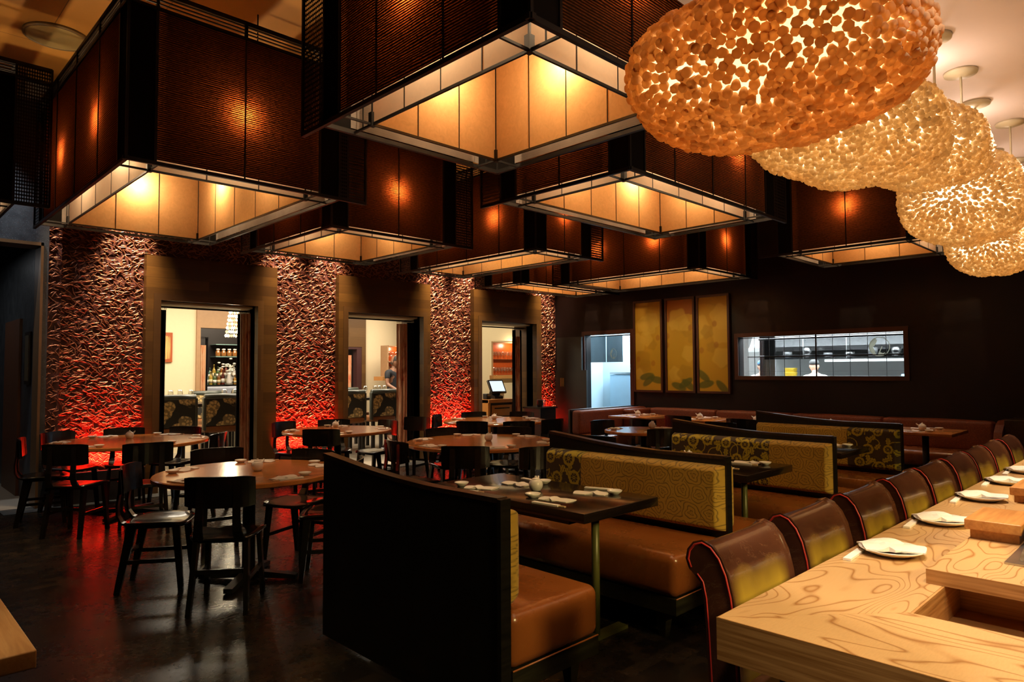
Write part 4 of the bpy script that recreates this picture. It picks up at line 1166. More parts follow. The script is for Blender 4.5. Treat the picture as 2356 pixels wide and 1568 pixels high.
# nearest booth table, read item by item
for (n1, n2, wh) in (((1165+3, 1117), (1144, 1131), 'A'),): pass
NB = [('left rear', (1107, 1121), (1062, 1113), (1050, 1127), (1096, 1131)),
      ('right front', (1281, 1148), (1226, 1139), (1216, 1153), (1305, 1167)),
      ('right rear', (1361, 1133), (1414, 1132), (1343, 1121), (1420, 1127)),
      ('left far', (1190, 1112), (1252, 1108), (1206, 1101), (1240, 1108))]
for wh, a, b, c, d in NB:
    s_ = f'at the {wh} seat of the nearest black booth table'
    A, B, C_, D = at(*a, .755), at(*b, .76), at(*c, .753), at(*d, .753)
    put('nap', A[0], A[1], ZT, ang(C_, D)+(0 if A[0] < 2.95 else PI), s_); put('sau', B[0], B[1], ZT, 0, s_)
    put('cho', (C_[0]+D[0])/2, (C_[1]+D[1])/2, ZT, ang(C_, D)+PI, s_)
put('res', *at(1042, 1121, .76), ZT, .4, 'beside the left rear napkin on the nearest black booth table')
put('pot', *at(1233, 1128, .752), ZT, .5, 'in the middle of the nearest black booth table')
for x0, x1, nm, potpx in ((4.27, 4.98, 'middle black booth table', (1606, 1049)), (5.93, 6.60, 'farthest black booth table', None)):
    for sx, sw in ((-1, 'near'), (1, 'far')):
        for yy, yw_ in ((2.42, 'right'), (3.06, 'left')):
            cx = (x0+x1)/2+sx*.23; s_ = f'at the {sw} {yw_} seat of the {nm}'
            put('nap', cx, yy, ZT, PI/2+rnd.uniform(-.3, .3), s_); put('sau', cx-sx*.02, yy-sx*.14, ZT, 0, s_); put('cho', cx-sx*.09, yy, ZT, PI/2, s_)
    put('pot', (x0+x1)/2, 2.78, ZT, 1.2, f'in the middle of the {nm}')
# round tables
POTS = {'A': (298, 1008), 'B': (592, 1082), 'C': (772, 982), 'D': (1124, 1013), 'E': (1137, 964), 'F': (1521, 979)}
NSET = {'A': 6, 'B': 5, 'C': 4, 'D': 6, 'E': 6, 'F': 3}
for k, (cx, cy, r) in TABS.items():
    p = at(*POTS[k], .752); d = math.hypot(p[0]-cx, p[1]-cy)
    if d > r*.7: p = (cx+(p[0]-cx)*r*.6/d, cy+(p[1]-cy)*r*.6/d)
    put('pot', p[0], p[1], ZT, .3, 'near the middle of the '+TS[k])
    n = NSET[k]
    for q in range(n):
        a = 2*PI*(q+.5)/n+{'A': .1, 'B': .35, 'C': .2, 'D': .5, 'E': .3, 'F': .9}[k]
        ux, uy = math.cos(a), math.sin(a)
        # position word from the camera's point of view
        rt_ = (ux-uy)*.7071; fw_ = (ux+uy)*.7071
        wd = ('far' if fw_ > .38 else 'near' if fw_ < -.38 else '')+(' right' if rt_ > .38 else ' left' if rt_ < -.38 else ' centre')
        s_ = f'at the {wd.strip()} rim of the {TS[k]}'
        rr = r-.135
        put('nap', cx+ux*rr, cy+uy*rr, ZT, a+PI/2+rnd.uniform(-.25, .25), s_)
        put('sau', cx+ux*rr-uy*.155, cy+uy*rr+ux*.155, ZT, 0, s_)
        put('cho', cx+ux*(r-.055), cy+uy*(r-.055), ZT, a+PI/2, s_)
for y, nm in BANQT:
    for s, w_ in ((-1, 'near'), (1, 'far')):
        s_ = f'on the {w_} side of the {nm} banquette table'
        put('nap', 8.75+s*.2, y+.10, ZT, PI/2+rnd.uniform(-.3, .3), s_); put('sau', 8.75+s*.2, y-.09, ZT, 0, s_); put('cho', 8.75+s*.30, y, ZT, PI/2, s_)
    put('pot', 8.72, y+.02, ZT, 2.0, f'in the middle of the {nm} banquette table')
# plates on the sushi bar
P_PLA = thing('dinner_plate', 'x', 'plate')
MB().lathe([(0, .002), (.055, .002), (.060, 0), (.064, .004), (.088, .012), (.108, .023), (.107, .026), (.085, .016), (.058, .008), (0, .007)], n=44).build('dish', PORC, P_PLA)
first = True
for i, (px, py, nm) in enumerate(((2065, 1267, 'nearest'), (2172, 1197, 'second'), (2268, 1144, 'third'), (2322, 1107, 'fourth'), (2358, 1082, 'fifth'))):
    x, y = at(px, py, .795); y = .815; z = .7803; s_ = f'at the {nm} place along the sushi bar'
    lab = f'white coupe plate at the {nm} place along the sushi bar'
    if first: P_PLA.location = (x, y, z); P_PLA['label'] = lab; P_PLA['group'] = 'white plates on the sushi bar'; first = False
    else: dup(P_PLA, (x, y, z), 0, lab, 'white plates on the sushi bar')
    o = put('nap', x-.012, y-.012, z+.022, -PI/2+.35, f'draped on the {nm} plate of the sushi bar'); o.scale = (1.05, 1.15, 1.25)
    o = put('nap', x+.035, y+.045, z+.022, -.5, f'folded flat behind on the {nm} plate of the sushi bar'); o.scale = (.8, 1.05, 1.)
    put('cho', x-.105, .905, z, .06+PI, f'left of the {nm} plate on the sushi bar')
    put('res', x+.035, .932, z, .5, f'behind the {nm} plate on the sushi bar')
# ================================================================ PRIVATE ROOM BEHIND THE COPPER WALL
YB = 13.0
TAN = plain('tan_wood_veneer', (.34, .20, .10), .45)
DKR = plain('dark_room_wall', (.018, .013, .012), .5)
m = MB()
# back wall with door into the bar (x 4.72..6.6) and second curtained door (x 6.9..8.0)
m.box(1.44, 4.62, YB, YB+.15, 0, 3.4).box(8.22, 10.9, YB, YB+.15, 0, 3.4).box(10.9, 12.04, YB, YB+.15, 0, 3.4).box(12.04, 13.3, YB, YB+.15, 0, 1.33).box(12.04, 13.3, YB, YB+.15, 2.18, 3.4).box(13.3, 15.5, YB, YB+.15, 0, 3.4)
struct('wall_private', m, CREAM)
m = MB().box(4.62, 4.69, YB-.04, YB+.15, 0, 3.4).box(6.45, 6.6, YB-.04, YB+.15, 0, 3.4).box(4.69, 6.45, YB-.04, YB+.15, 2.27, 3.4)
struct('door_6', m, TAN)
m = MB().box(6.6, 7.0, YB-.04, YB+.15, 0, 3.4).box(8.12, 8.22, YB-.04, YB+.15, 0, 3.4).box(7.0, 8.12, YB-.04, YB+.15, 1.98, 3.4)
struct('door_7', m, planks('brown_private_portal', (.16, .085, .03, 1), (.08, .04, .014, 1), .2, 1.3, .4))
struct('trim_7', MB().box(8.0, 8.12, YB-.03, YB+.14, 0, 1.98).box(7.0, 8.0, YB-.03, YB+.14, 1.93, 1.98), plain('dark_plum_jamb', (.05, .018, .018), .4))
struct('wall_bar_room', MB().box(3.6, 9, 15.6, 15.7, 0, 3.4).box(3.5, 3.6, YB+.15, 15.7, 0, 3.4).box(8.9, 9, YB+.15, 15.7, 0, 3.4), DKR)
struct('ceiling_private', MB().box(1.44, 15.5, YW+.5, 15.8, 3.4, 3.5), plain('pale_private_ceiling', (.6, .55, .45), .8))
struct('wall_private_left', MB().box(1.605, 1.65, YW+.16, YB, 0, 3.4).box(15.5, 15.6, YW+.16, YB, 0, 3.4), CREAM)
struct('wall_private_partition', MB().box(11.6, 15.5, YW+.18, YW+.30, 0, 3.4).box(10.16, 11.6, YW+.16, YW+.2, 0, 3.4), CREAM)

# picture on the cream wall
t = thing('wall_picture', 'small rust framed picture of a pale tree trunk on the cream wall', 'picture', (4.13, YB-.005, 1.63))
MB().box(-.12, .075, -.03, 0, 0, .53).build('frame', plain('rust_lacquer_panel', (.32, .065, .012), .35), t)
m = MB()
for k, (x, w_) in enumerate(((-.045, .012), (-.02, .02), (.008, .012), (.03, .007))): m.prism([(x-w_*.5, .05), (x+w_*.5, .05+.01*k), (x+w_*.35+.006, .25), (x+w_*.5, .47), (x-w_*.5, .48-.02*k), (x-w_*.3-.004, .25)], -.034, -.0301, 'xzy')
m.build('bark_motif', plain('gold_bark', (.75, .42, .13), .4), t)

# curtains in the portals
def curtain_mat(name, a, b, c_):
    t = NT(name); n = t.noise(t.coord((5, 5, 1.2)), 2.4, 5, .65, .8)
    col = t.ramp(n, [(.30, a), (.5, b), (.68, c_)])
    return t.fin(t.bsdf(col, .75, spec=.2))
CUR1 = curtain_mat('rust_and_sand_curtain', (.22, .035, .018, 1), (.45, .22, .13, 1), (.52, .36, .24, 1))
CUR2 = curtain_mat('red_floral_curtain', (.50, .05, .02, 1), (.55, .24, .12, 1), (.60, .42, .26, 1))
CURB = plain('black_curtain_lining', (.006, .005, .006), .9, spec=.1)
def drape(x0, x1, y0, y1, z0, z1, folds, amp, mat, parent, name, ztop=None):
    n = folds*8; m = MB(); vs = []; fs = []; R = random.Random(int(x0*100)); L = Vector((x1-x0, y1-y0, 0)); nn = Vector((-L.y, L.x, 0)).normalized()
    rows = [z0, z0+(z1-z0)*.3, z0+(z1-z0)*.7, z1]
    for j, z in enumerate(rows):
        for i in range(n+1):
            u = i/n; a = amp*(1-.35*j/3)*math.sin(2*PI*folds*u+.5*math.sin(u*7+j)); vs.append(Vector((x0, y0, z))+L*u+nn*a)
    N = n+1
    for j in range(3):
        for i in range(n): fs.append((j*N+i, j*N+i+1, (j+1)*N+i+1, (j+1)*N+i))
    o = len(vs)
    for v in list(vs): vs.append(v+nn*.006)
    for j in range(3):
        for i in range(n): fs.append((o+(j+1)*N+i, o+(j+1)*N+i+1, o+j*N+i+1, o+j*N+i))
    return m.add(vs, fs, True).build(name, mat, parent)
def curtain(name, label, segs, rod):
    t = thing(name, label, 'curtain')
    for (x0, x1, y0, y1, f, mat, nm, z1) in segs: drape(x0, x1, y0, y1, .015, z1, f, .02, mat, t, nm)
    (xa, xb, y, z) = rod
    for k in range(9):
        xx = segs[0][0]+(segs[-1][1]-segs[0][0])*(k+.5)/9; rg = [(xx, y+.018*math.cos(a), z-.012+.018*math.sin(a)) for a in [q*PI/4 for q in range(8)]]
        MB().tube(rg, .0025, 5, closed=True).build('curtain_ring', BLACKM, t)
    return t
for (xa, xb, zz, nm) in ((2.725, 3.94, 2.275, 'left'), (5.30, 6.69, 2.27, 'middle'), (7.95, 9.35, 2.255, 'right')):
    r = thing('curtain_rod', f'thin black curtain rod across the top of the {nm} portal', 'curtain rod', (xa, YW+.25, zz))
    MB().tube([(0, 0, 0), (xb-xa, 0, 0)], .012, 8).build('rod', BLACKM, r)
# left portal: gathered curtain at both jambs
curtain('portal_curtain', 'thin gathered curtain at the left jamb of the left portal, black lined', [(2.735, 2.80, YW+.14, YW+.22, 2, CUR1, 'patterned_panel', 1.95), (2.80, 2.91, YW+.24, YW+.28, 2, CURB, 'black_lining', 2.24)], (2.73, 2.9, YW+.25, 2.275))
curtain('portal_curtain', 'rust and black curtain tied at the right jamb of the left portal', [(3.815, 3.85, YW+.24, YW+.26, 1, CURB, 'black_lining', 2.24), (3.85, 3.935, YW+.24, YW+.12, 3, CUR1, 'patterned_panel', 2.24)], (3.82, 3.94, YW+.25, 2.275))
curtain('portal_curtain', 'rust and black curtain gathered at the right jamb of the middle portal', [(6.41, 6.47, YW+.25, YW+.20, 1, CUR1, 'front_hem', 2.22), (6.47, 6.56, YW+.20, YW+.16, 2, CUR1, 'patterned_panel', 2.22), (6.56, 6.68, YW+.16, YW+.14, 2, CURB, 'black_lining', 2.24)], (6.5, 6.69, YW+.25, 2.27))
curtain('portal_curtain', 'narrow black and copper curtain in the right portal beside the cash terminal', [(9.06, 9.14, YW+.25, YW+.25, 1, CURB, 'black_lining', 2.22), (9.14, 9.23, YW+.25, YW+.22, 2, CUR1, 'patterned_panel', 2.10), (9.23, 9.27, YW+.22, YW+.22, 1, CURB, 'rear_lining', 2.22)], (9.05, 9.3, YW+.25, 2.255))
curtain('portal_curtain', 'sliver of white hemmed curtain at the left jamb of the middle portal', [(5.31, 5.345, YW+.2, YW+.2, 1, plain('white_hem', (.7, .6, .55), .7), 'hem', 2.22)], (5.31, 5.34, YW+.25, 2.27))
curtain('inner_curtain', 'sand striped curtain hanging in the doorway of the bottle bar', [(4.71, 4.82, YB+.05, YB+.05, 3, curtain_mat('sand_curtain', (.55, .20, .10, 1), (.62, .36, .20, 1), (.66, .45, .28, 1)), 'panel', 1.95), (4.82, 4.87, YB+.08, YB+.08, 1, CURB, 'black_edge', 2.1)], (4.7, 4.9, YB+.05, 2.1))
curtain('inner_curtain', 'orange red floral curtain seen through the middle portal', [(7.05, 7.92, YB+.06, YB+.06, 6, CUR2, 'panel', 1.80)], (7.0, 8.0, YB+.06, 1.9))

# chandelier
t = thing('crystal_chandelier', 'bright flared crystal chandelier hanging behind the left portal', 'chandelier', (4.42, 10.8, 0))
EM = NT('glowing_crystal'); EM = EM.fin(EM.new('ShaderNodeEmission', i_Color=(1, .80, .50, 1), i_Strength=9.).outputs[0])
EM2 = NT('warm_crystal'); EM2 = EM2.fin(EM2.new('ShaderNodeEmission', i_Color=(1, .70, .35, 1), i_Strength=1.6).outputs[0])
R = random.Random(5); m = MB(); m2 = MB()
for ring_ in range(9):
    z = 2.52-ring_*.062; rr = .065+.062*(ring_/8)**1.4; nn_ = 10+ring_*2
    for k in range(nn_):
        a = 2*PI*k/nn_+ring_*.3; mm_ = m if R.random() < .5 else m2
        x, y = math.cos(a)*rr, math.sin(a)*rr; s_ = .016
        mm_.add([(x, y, z+.026), (x+s_, y, z), (x, y+s_, z), (x-s_, y, z), (x, y-s_, z), (x, y, z-.026)], [(0, 1, 2), (0, 2, 3), (0, 3, 4), (0, 4, 1), (5, 2, 1), (5, 3, 2), (5, 4, 3), (5, 1, 4)])
for k in range(26):
    a = 2*PI*k/26; x, y = math.cos(a)*.20, math.sin(a)*.20; s_ = .016
    for z in (2.56, 2.51): m.add([(x, y, z+.026), (x+s_, y, z), (x, y+s_, z), (x-s_, y, z), (x, y-s_, z), (x, y, z-.026)], [(0, 1, 2), (0, 2, 3), (0, 3, 4), (0, 4, 1), (5, 2, 1), (5, 3, 2), (5, 4, 3), (5, 1, 4)])
o = m.build('bright_crystals', EM, t); o['kind'] = 'stuff'; o = m2.build('amber_crystals', EM2, t); o['kind'] = 'stuff'
MB().lathe([(.0, 2.60), (.21, 2.60), (.21, 2.58), (.05, 2.575), (.05, 2.54), (.0, 2.53)], n=24).build('canopy', CHROME, t)
MB().tube([(0, 0, 2.6), (0, 0, 3.4)], .01, 6).build('stem', CHROME, t)
point((4.40, 10.8, 1.90), 30, (1, .8, .5), .08)

# floral high-back counter chairs at a long counter-height table
def floral_mat():
    t = NT('black_cream_floral_fabric'); v = t.new('ShaderNodeTexVoronoi', i_Vector=t.coord(), i_Scale=5.5); vd = t.new('ShaderNodeTexVoronoi', i_Vector=t.coord(), i_Scale=26.)
    n = t.noise(t.coord(), 9, 3, .6, 1.)
    petal = t.math('ADD', v.outputs['Distance'], t.math('MULTIPLY', n, .35)); f = t.ramp(petal, [(.70, (1, 1, 1, 1)), (.74, (0, 0, 0, 1))])
    vein = t.ramp(vd.outputs['Distance'], [(.40, (1, 1, 1, 1)), (.55, (.35, .35, .35, 1))])
    col = t.mix(t.noise(t.coord(), 3, 1), (.62, .38, .07, 1), (.66, .58, .36, 1))
    return t.fin(t.bsdf(t.mix(t.math('MULTIPLY', f, vein), (.016, .017, .014, 1), col), .7))
FLOR = floral_mat(); PADD = plain('grey_green_leather', (.045, .055, .045), .35, coat=.2)
WALN = plain('warm_walnut', (.20, .075, .02), .4)
t = thing('counter_chair', 'x', 'chair')
MB().rbox(-.24, .24, -.05, .03, .66, 1.08, .02, 3).build('floral_back', FLOR, t)
MB().tube([(-.245, -.01, 1.085), (.245, -.01, 1.085)], .048, 14).build('rolled_top', PADD, t)
for s in (-1, 1): MB().rbox(s*.25-.02, s*.25+.02, -.055, .03, .60, 1.08, .015, 2).build('side_rail', PADD, t)
MB().rbox(-.24, .24, -.05, .44, .56, .66, .03, 3).build('seat', WALN, t)
for x in (-.22, .22):
    for y in (-.02, .4): MB().bar((x, y, .57), (x, y, 0), .05, .05, up=(0, 1, 0)).build('leg', BLACKW, t)
F0 = t; ff = True
for x, y, rz, lab in ((3.40, 10.25, 0, 'floral backed chair seen at the left inside the left portal'), (4.02, 10.25, 0, 'floral backed chair seen at the centre inside the left portal'), (4.64, 10.25, 0, 'floral backed chair half hidden by the curtain of the left portal'),
                    (6.22, 10.25, 0, 'floral backed chair seen at the left inside the middle portal'), (6.86, 10.25, 0, 'floral backed chair beside the curtain inside the middle portal'),
                    (4.45, 11.95, PI, 'dark padded chair across the private table, left portal'), (5.12, 11.95, PI, 'second dark padded chair across the private table, left portal'), (7.15, 11.95, PI, 'dark padded chair across the private table, middle portal')):
    if ff: F0.location = (x, y, 0); F0['label'] = lab; F0['group'] = 'floral backed counter chairs'; ff = False
    else: dup(F0, (x, y, 0), rz, lab, 'floral backed counter chairs')
t = thing('private_table', 'long dark counter height table seen through the portals', 'table', (5.6, 11.1, 0))
MB().rbox(-2.7, 2.7, -.38, .38, .92, .97, .006, 2).build('tabletop', DARKTOP, t)
for x in (-2.3, 0, 2.3): MB().box(x-.06, x+.06, -.3, .3, 0, .92).build('trestle', BLACKW, t)
# wine glasses
def mk_wine():
    return MB().lathe([(.034, 0), (.034, .002), (.006, .006), (.004, .012), (.004, .085), (.012, .095), (.034, .120), (.041, .150), (.037, .185), (.030, .205), (.029, .205), (.036, .185), (.040, .150), (.033, .121), (.010, .097), (0, .094)], n=18)
WG = mk_wine().build('wine_glass', GLASS); wf = True
for i, (x, y) in enumerate(((3.55, 11.0), (3.72, 11.1), (3.83, 10.95), (4.36, 11.0), (4.55, 11.05), (5.0, 11.1), (6.95, 10.98), (7.18, 11.0), (7.30, 11.05), (7.45, 11.1), (6.25, 11.0), (6.32, 11.1))):
    lab = 'clear wine glass on the private table, '+('left portal' if i < 6 else 'middle portal')+', '+['leftmost', 'second', 'third', 'fourth', 'fifth', 'rightmost'][i % 6 if i < 6 else i-6]
    if wf: WG.location = (x, y, .97); tag(WG, lab, 'wine glass', 'wine glasses on the private table'); wf = False
    else: dup(WG, (x, y, .97), 0, lab, 'wine glasses on the private table', 'wine glass')
EMR = NT('glowing_red_votive'); EMR = EMR.fin(EMR.bsdf((.6, .02, .01, 1), .3, emis=(1, .08, .03, 1), es=1.2))
vf = None
for i, (x, y, w_) in enumerate(((4.46, 10.92, 'before the middle wine glasses, left portal'), (4.98, 11.0, 'right of the other, left portal'), (6.18, 10.95, 'at the left end of the view, middle portal'))):
    lab = 'red glowing votive candle glass '+w_
    if vf is None: vf = MB().lathe([(0, 0), (.036, 0), (.038, .07), (.034, .07), (.032, .01), (0, .01)], n=16).build('votive_candle', EMR); vf.location = (x, y, .97); tag(vf, lab, 'candle', 'red votive candles')
    else: dup(vf, (x, y, .97), 0, lab, 'red votive candles', 'candle')
# bottle bar through the far doorway
t = thing('back_bar_shelving', 'dark back bar with glass shelves seen through the left portal', 'shelf', (6.05, 15.35, 0))
MB().box(-.75, .9, -.25, .25, 0, 1.14).build('cabinet', BLACKW, t)
MB().box(-.75, .9, -.25, .25, 1.14, 1.17).build('counter', plain('black_counter', (.02, .02, .02), .2), t)
MB().box(-.75, .9, -.12, .25, 1.28, 1.30).build('bottle_step', BLACKM, t)
SHG = plain('green_glass_shelf', (.25, .42, .38), .1, coat=.3)
for z in (1.78, 2.05): MB().box(-.2, .9, -.1, .24, z, z+.015).build('glass_shelf', SHG, t)
MB().box(.68, .9, .22, .249, 1.3, 2.3).build('lit_panel', plain('amber_panel', (.5, .32, .14), .5), t)
def bottle(col, nm):
    return MB().lathe([(0, 0), (.036, 0), (.038, .01), (.038, .16), (.030, .19), (.013, .215), (.012, .27), (.015, .27), (.015, .29), (0, .29)], n=14).build(nm, plain('glass_'+nm+str(col[0]), col, .12, coat=.5))
cols = [(.55, .55, .5), (.10, .20, .16), (.30, .10, .02), (.75, .72, .65), (.45, .30, .05), (.16, .03, .02), (.5, .25, .04), (.08, .14, .05)]
R = random.Random(2)
for row, (y, z, n_) in enumerate(((15.17, 1.17, 11), (15.3, 1.30, 11))):
    for i in range(n_):
        b = bottle(cols[(i*3+row*5) % 8], 'liquor_bottle'); b.location = (5.36+i*.088+.03*row, y, z); s_ = R.uniform(.85, 1.12); b.scale = (s_, s_, s_*R.uniform(.85, 1.1))
        LB = MB().lathe([(.0385, .04), (.0385, .12)], n=14).build('paper_label', PAPER if (i+row) % 2 else plain('cream_bottle_label', (.7, .6, .35), .6), b)
        tag(b, f'liquor bottle on the {"lower front" if row == 0 else "raised rear"} row of the back bar, number {["one","two","three","four","five","six","seven","eight","nine","ten","eleven"][i]} from left', 'bottle', 'liquor bottles on the back bar')
for i in range(5):
    j = MB().lathe([(0, 0), (.05, 0), (.055, .02), (.055, .10), (.035, .125), (.035, .14), (0, .14)], n=14).build('glass_jar', plain('amber_jar', (.30, .12, .03), .1, coat=.6)); j.location = (5.93+i*.125, 15.35, 1.796)
    MB().lathe([(0, .14), (.04, .14), (.04, .17), (0, .175)], n=14).build('lid', PORC, j); tag(j, f'lidded amber jar on the glass shelf above the bottles, {["first","second","third","fourth","fifth"][i]} from left', 'jar', 'amber jars on the glass shelf')
t = thing('flower_bunch', 'bunch of white flowers above the bottles of the back bar', 'flowers', (6.05, 15.02, 1.171))
MB().lathe([(0, 0), (.05, 0), (.06, .05), (.035, .22), (.045, .26)], n=14).build('vase', PORC, t)
m = MB(); R = random.Random(8)
for k in range(26):
    c = Vector((R.gauss(0, .09), R.gauss(0, .06), .38+R.gauss(0, .06))); m.lathe([(0, -.02), (.028, -.008), (.034, .008), (.018, .02), (0, .016)], c, 7)
o = m.build('blossoms', plain('white_petals', (.8, .78, .68), .7), t); o['kind'] = 'stuff'
t = thing('bar_sofa', 'pale grey padded seat back with patterned cushion near the bottle bar', 'seat', (5.55, 13.9, 0))
MB().rbox(-.55, .75, -.1, .1, .3, 1.16, .05, 3).build('back', plain('pale_grey_leather', (.28, .30, .36), .4), t)

# glass niche with hanging and standing wine glasses
NICHE = plain('orange_lacquer_niche', (.55, .085, .015), .3)
def niche(x0, x1, nm):
    t = thing('glassware_niche', f'orange lined glassware niche with oak ledge in the cream wall, {nm}', 'wall niche', (x0, YB, 0))
    w_ = x1-x0
    MB().box(0, w_, .13, .148, 1.33, 2.18).build('back_panel', NICHE, t)
    for nmz, z in (('lower', 1.33), ('upper', 1.745)): MB().box(0, w_, -.02, .13, z-.015, z).build('shelf', TAN if nmz == 'lower' else plain('dark_glass_shelf', (.10, .02, .01), .1, coat=.5), t)
    MB().box(-.10, w_+.1, -.16, .0, 1.24, 1.325).build('ledge', plain('oak_ledge', (.42, .20, .06), .4), t)
    MB().box(-.03, 0, -.03, 0, 1.33, 2.18).build('side_trim', TAN, t); MB().box(-.03, w_, -.03, 0, 2.18, 2.21).build('top_trim', TAN, t)
    point((x0+w_*.55, YB-.12, 2.12), 9, (1, .8, .5), .02)
    for row, z in ((0, 1.33), (1, 1.745)):
        for i in range(int(w_/.105)):
            dup(WG, (x0+.07+i*.105, YB+.05, z+.001), 0, f'wine glass on the {"lower" if row == 0 else "upper"} shelf of the {nm} niche, {["first","second","third","fourth","fifth","sixth","seventh","eighth","ninth","tenth","eleventh","twelfth"][i]} from left', 'wine glasses in the orange niches', 'wine glass')
niche(12.06, 13.28, 'right portal')
struct('wall_niche_pier', MB().box(8.9, 10.9, YB-.62, YB-.50, 0, 3.4), CREAM)
t = thing('glassware_cabinet', 'orange lined open glass cabinet behind the standing person, middle portal', 'cabinet', (8.32, YB-.51, 0))
MB().box(.0, .62, -.02, .0, 1.36, 2.0).build('back_panel', NICHE, t)
for z in (1.36, 1.66, 2.0): MB().box(-.02, .62, -.26, 0, z-.02, z).build('shelf', TAN, t)
MB().box(-.03, -.0, -.26, 0, 1.34, 2.0).build('side', TAN, t)
MB().box(-.2, .62, -.34, 0, 1.25, 1.335).build('ledge', plain('oak_ledge', (.42, .20, .06), .4), t)
point((8.62, YB-.72, 1.94), 4, (1, .8, .5), .02)
for row, z in ((0, 1.36), (1, 1.66)):
    for i in range(5): dup(WG, (8.38+i*.1, YB-.66, z+.001), 0, f'wine glass on the {"lower" if row == 0 else "upper"} shelf of the orange cabinet, {["first","second","third","fourth","fifth"][i]} from left', 'wine glasses in the orange cabinet', 'wine glass')

# cash terminal on its cabinet
CAB = plain('orange_brown_cabinet_wood', (.40, .16, .035), .35)
t = thing('service_cabinet', 'orange brown wooden service cabinet inside the right portal', 'cabinet', (9.30, 10.0, 0))
MB().box(-.37, -.31, -.25, .25, 0, .88).build('side', CAB, t); MB().box(.31, .37, -.25, .25, 0, .88).build('side', CAB, t)
MB().box(-.37, .37, -.27, .25, .82, .885).build('top', CAB, t)
d_ = MB().box(-.27, .27, -.25, -.23, .56, .77).build('drawer', CAB, t); MB().box(-.20, .20, -.262, -.25, .70, .722).build('pull_slot', BLACK, d_)
MB().box(-.31, .31, -.20, .25, .0, .80).build('carcass', plain('dark_recess', (.03, .012, .006), .5), t)
t = thing('cash_terminal', 'black touch screen cash terminal with lit white screen', 'cash terminal', (9.36, 10.0, .886), -.12)
MB().prism([(-.12, 0), (.14, 0), (.14, .05), (.08, .10), (.05, .20), (.0, .20), (-.02, .08), (-.12, .05)], -.1, .1, 'yzx').build('stand', BLACK, t)
mm = Matrix.Translation((0, -.04, .24)) @ Matrix.Rotation(math.radians(-30), 4, 'X')
MB().rbox(-.19, .19, -.025, .025, -.15, .15, .015, 2).xf(mm).build('housing', BLACK, t)
SCR = NT('lit_screen'); SCR = SCR.fin(SCR.new('ShaderNodeEmission', i_Color=(.80, .93, 1, 1), i_Strength=1.1).outputs[0])
MB().box(-.155, .155, -.029, -.0255, -.115, .115).xf(mm).build('screen', SCR, t)
t = thing('receipt_printer', 'small dark box left of the cash terminal', 'printer', (9.08, 9.95, .886)); MB().rbox(-.06, .06, -.06, .06, 0, .11, .01, 2).build('body', BLACKM, t)
MB().box(-.04, .04, -.062, -.055, .06, .1).build('front_panel', plain('grey_panel', (.2, .2, .2), .4), t)
for i in range(4):
    o = MB().rbox(-.018, .018, -.02, .02, 0, .25, .008, 2).build('paper_cup_stack', PAPER); o.location = (9.56+i*.04, 10.12, .886); tag(o, f'tall white paper stack right of the cash terminal, {["first","second","third","fourth"][i]} from left', 'paper stack', 'white stacks by the cash terminal')

# ================================================================ PEOPLE
def skin_fig(name, joints, edges, mat, parent, sub=2):
    me = bpy.data.meshes.new(name); me.from_pydata([j[0] for j in joints], edges, []); me.materials.append(mat)
    o = bpy.data.objects.new(name, me); C.objects.link(o); o.parent = parent
    o.modifiers.new('skin', 'SKIN'); 
    if not me.skin_vertices: me.attributes
    sv = me.skin_vertices[0].data if me.skin_vertices else None
    for i, j in enumerate(joints):
        if sv: sv[i].radius = (j[1], j[2] if len(j) > 2 else j[1]); sv[i].use_root = (i == 0)
    s = o.modifiers.new('sub', 'SUBSURF'); s.levels = sub; s.render_levels = sub
    dg = bpy.context.evaluated_depsgraph_get(); dg.update()
    m2 = bpy.data.meshes.new_from_object(o.evaluated_get(dg)); o.modifiers.clear(); o.data = m2; m2.name = name
    if not m2.materials: m2.materials.append(mat)
    m2.polygons.foreach_set('use_smooth', [True]*len(m2.polygons))
    return o
def head_mesh(z, s=1., y=0.):
    """ovoid head with nose, brow, chin and ears, facing -y, centred on the neck"""
    m = MB(); n = 20; rows = 16; vs = []; fs = []
    for i in range(rows+1):
        v = i/rows; a = PI*(v-.5); zz = math.sin(a)*.118; rr = math.cos(a)
        for k in range(n):
            t = 2*PI*k/n; x = math.cos(t)*rr*.076; yy = math.sin(t)*rr*.098
            if zz < 0: x *= 1-.25*(-zz/.118)**1.5; yy *= 1-.12*(-zz/.118)
            fr = max(0, -math.sin(t))**6
            yy -= fr*(.020*math.exp(-((zz+.020)/.018)**2)+.004*math.exp(-((zz-.03)/.014)**2)-.006*math.exp(-((zz-.006)/.010)**2)+.006*math.exp(-((zz+.060)/.010)**2)+.008*math.exp(-((zz+.098)/.018)**2))
            vs.append((x*s, y+yy*s, z+zz*s))
    for i in range(rows):
        for k in range(n): fs.append((i*n+k, i*n+(k+1) % n, (i+1)*n+(k+1) % n, (i+1)*n+k))
    m.add(vs, fs, True)
    for sg in (-1, 1): m.lathe([(0, -.03), (.012, -.02), (.016, 0), (.013, .022), (0, .03)], (sg*.076*s, y+.008*s, z-.005*s), 8, .5, 1)
    return m
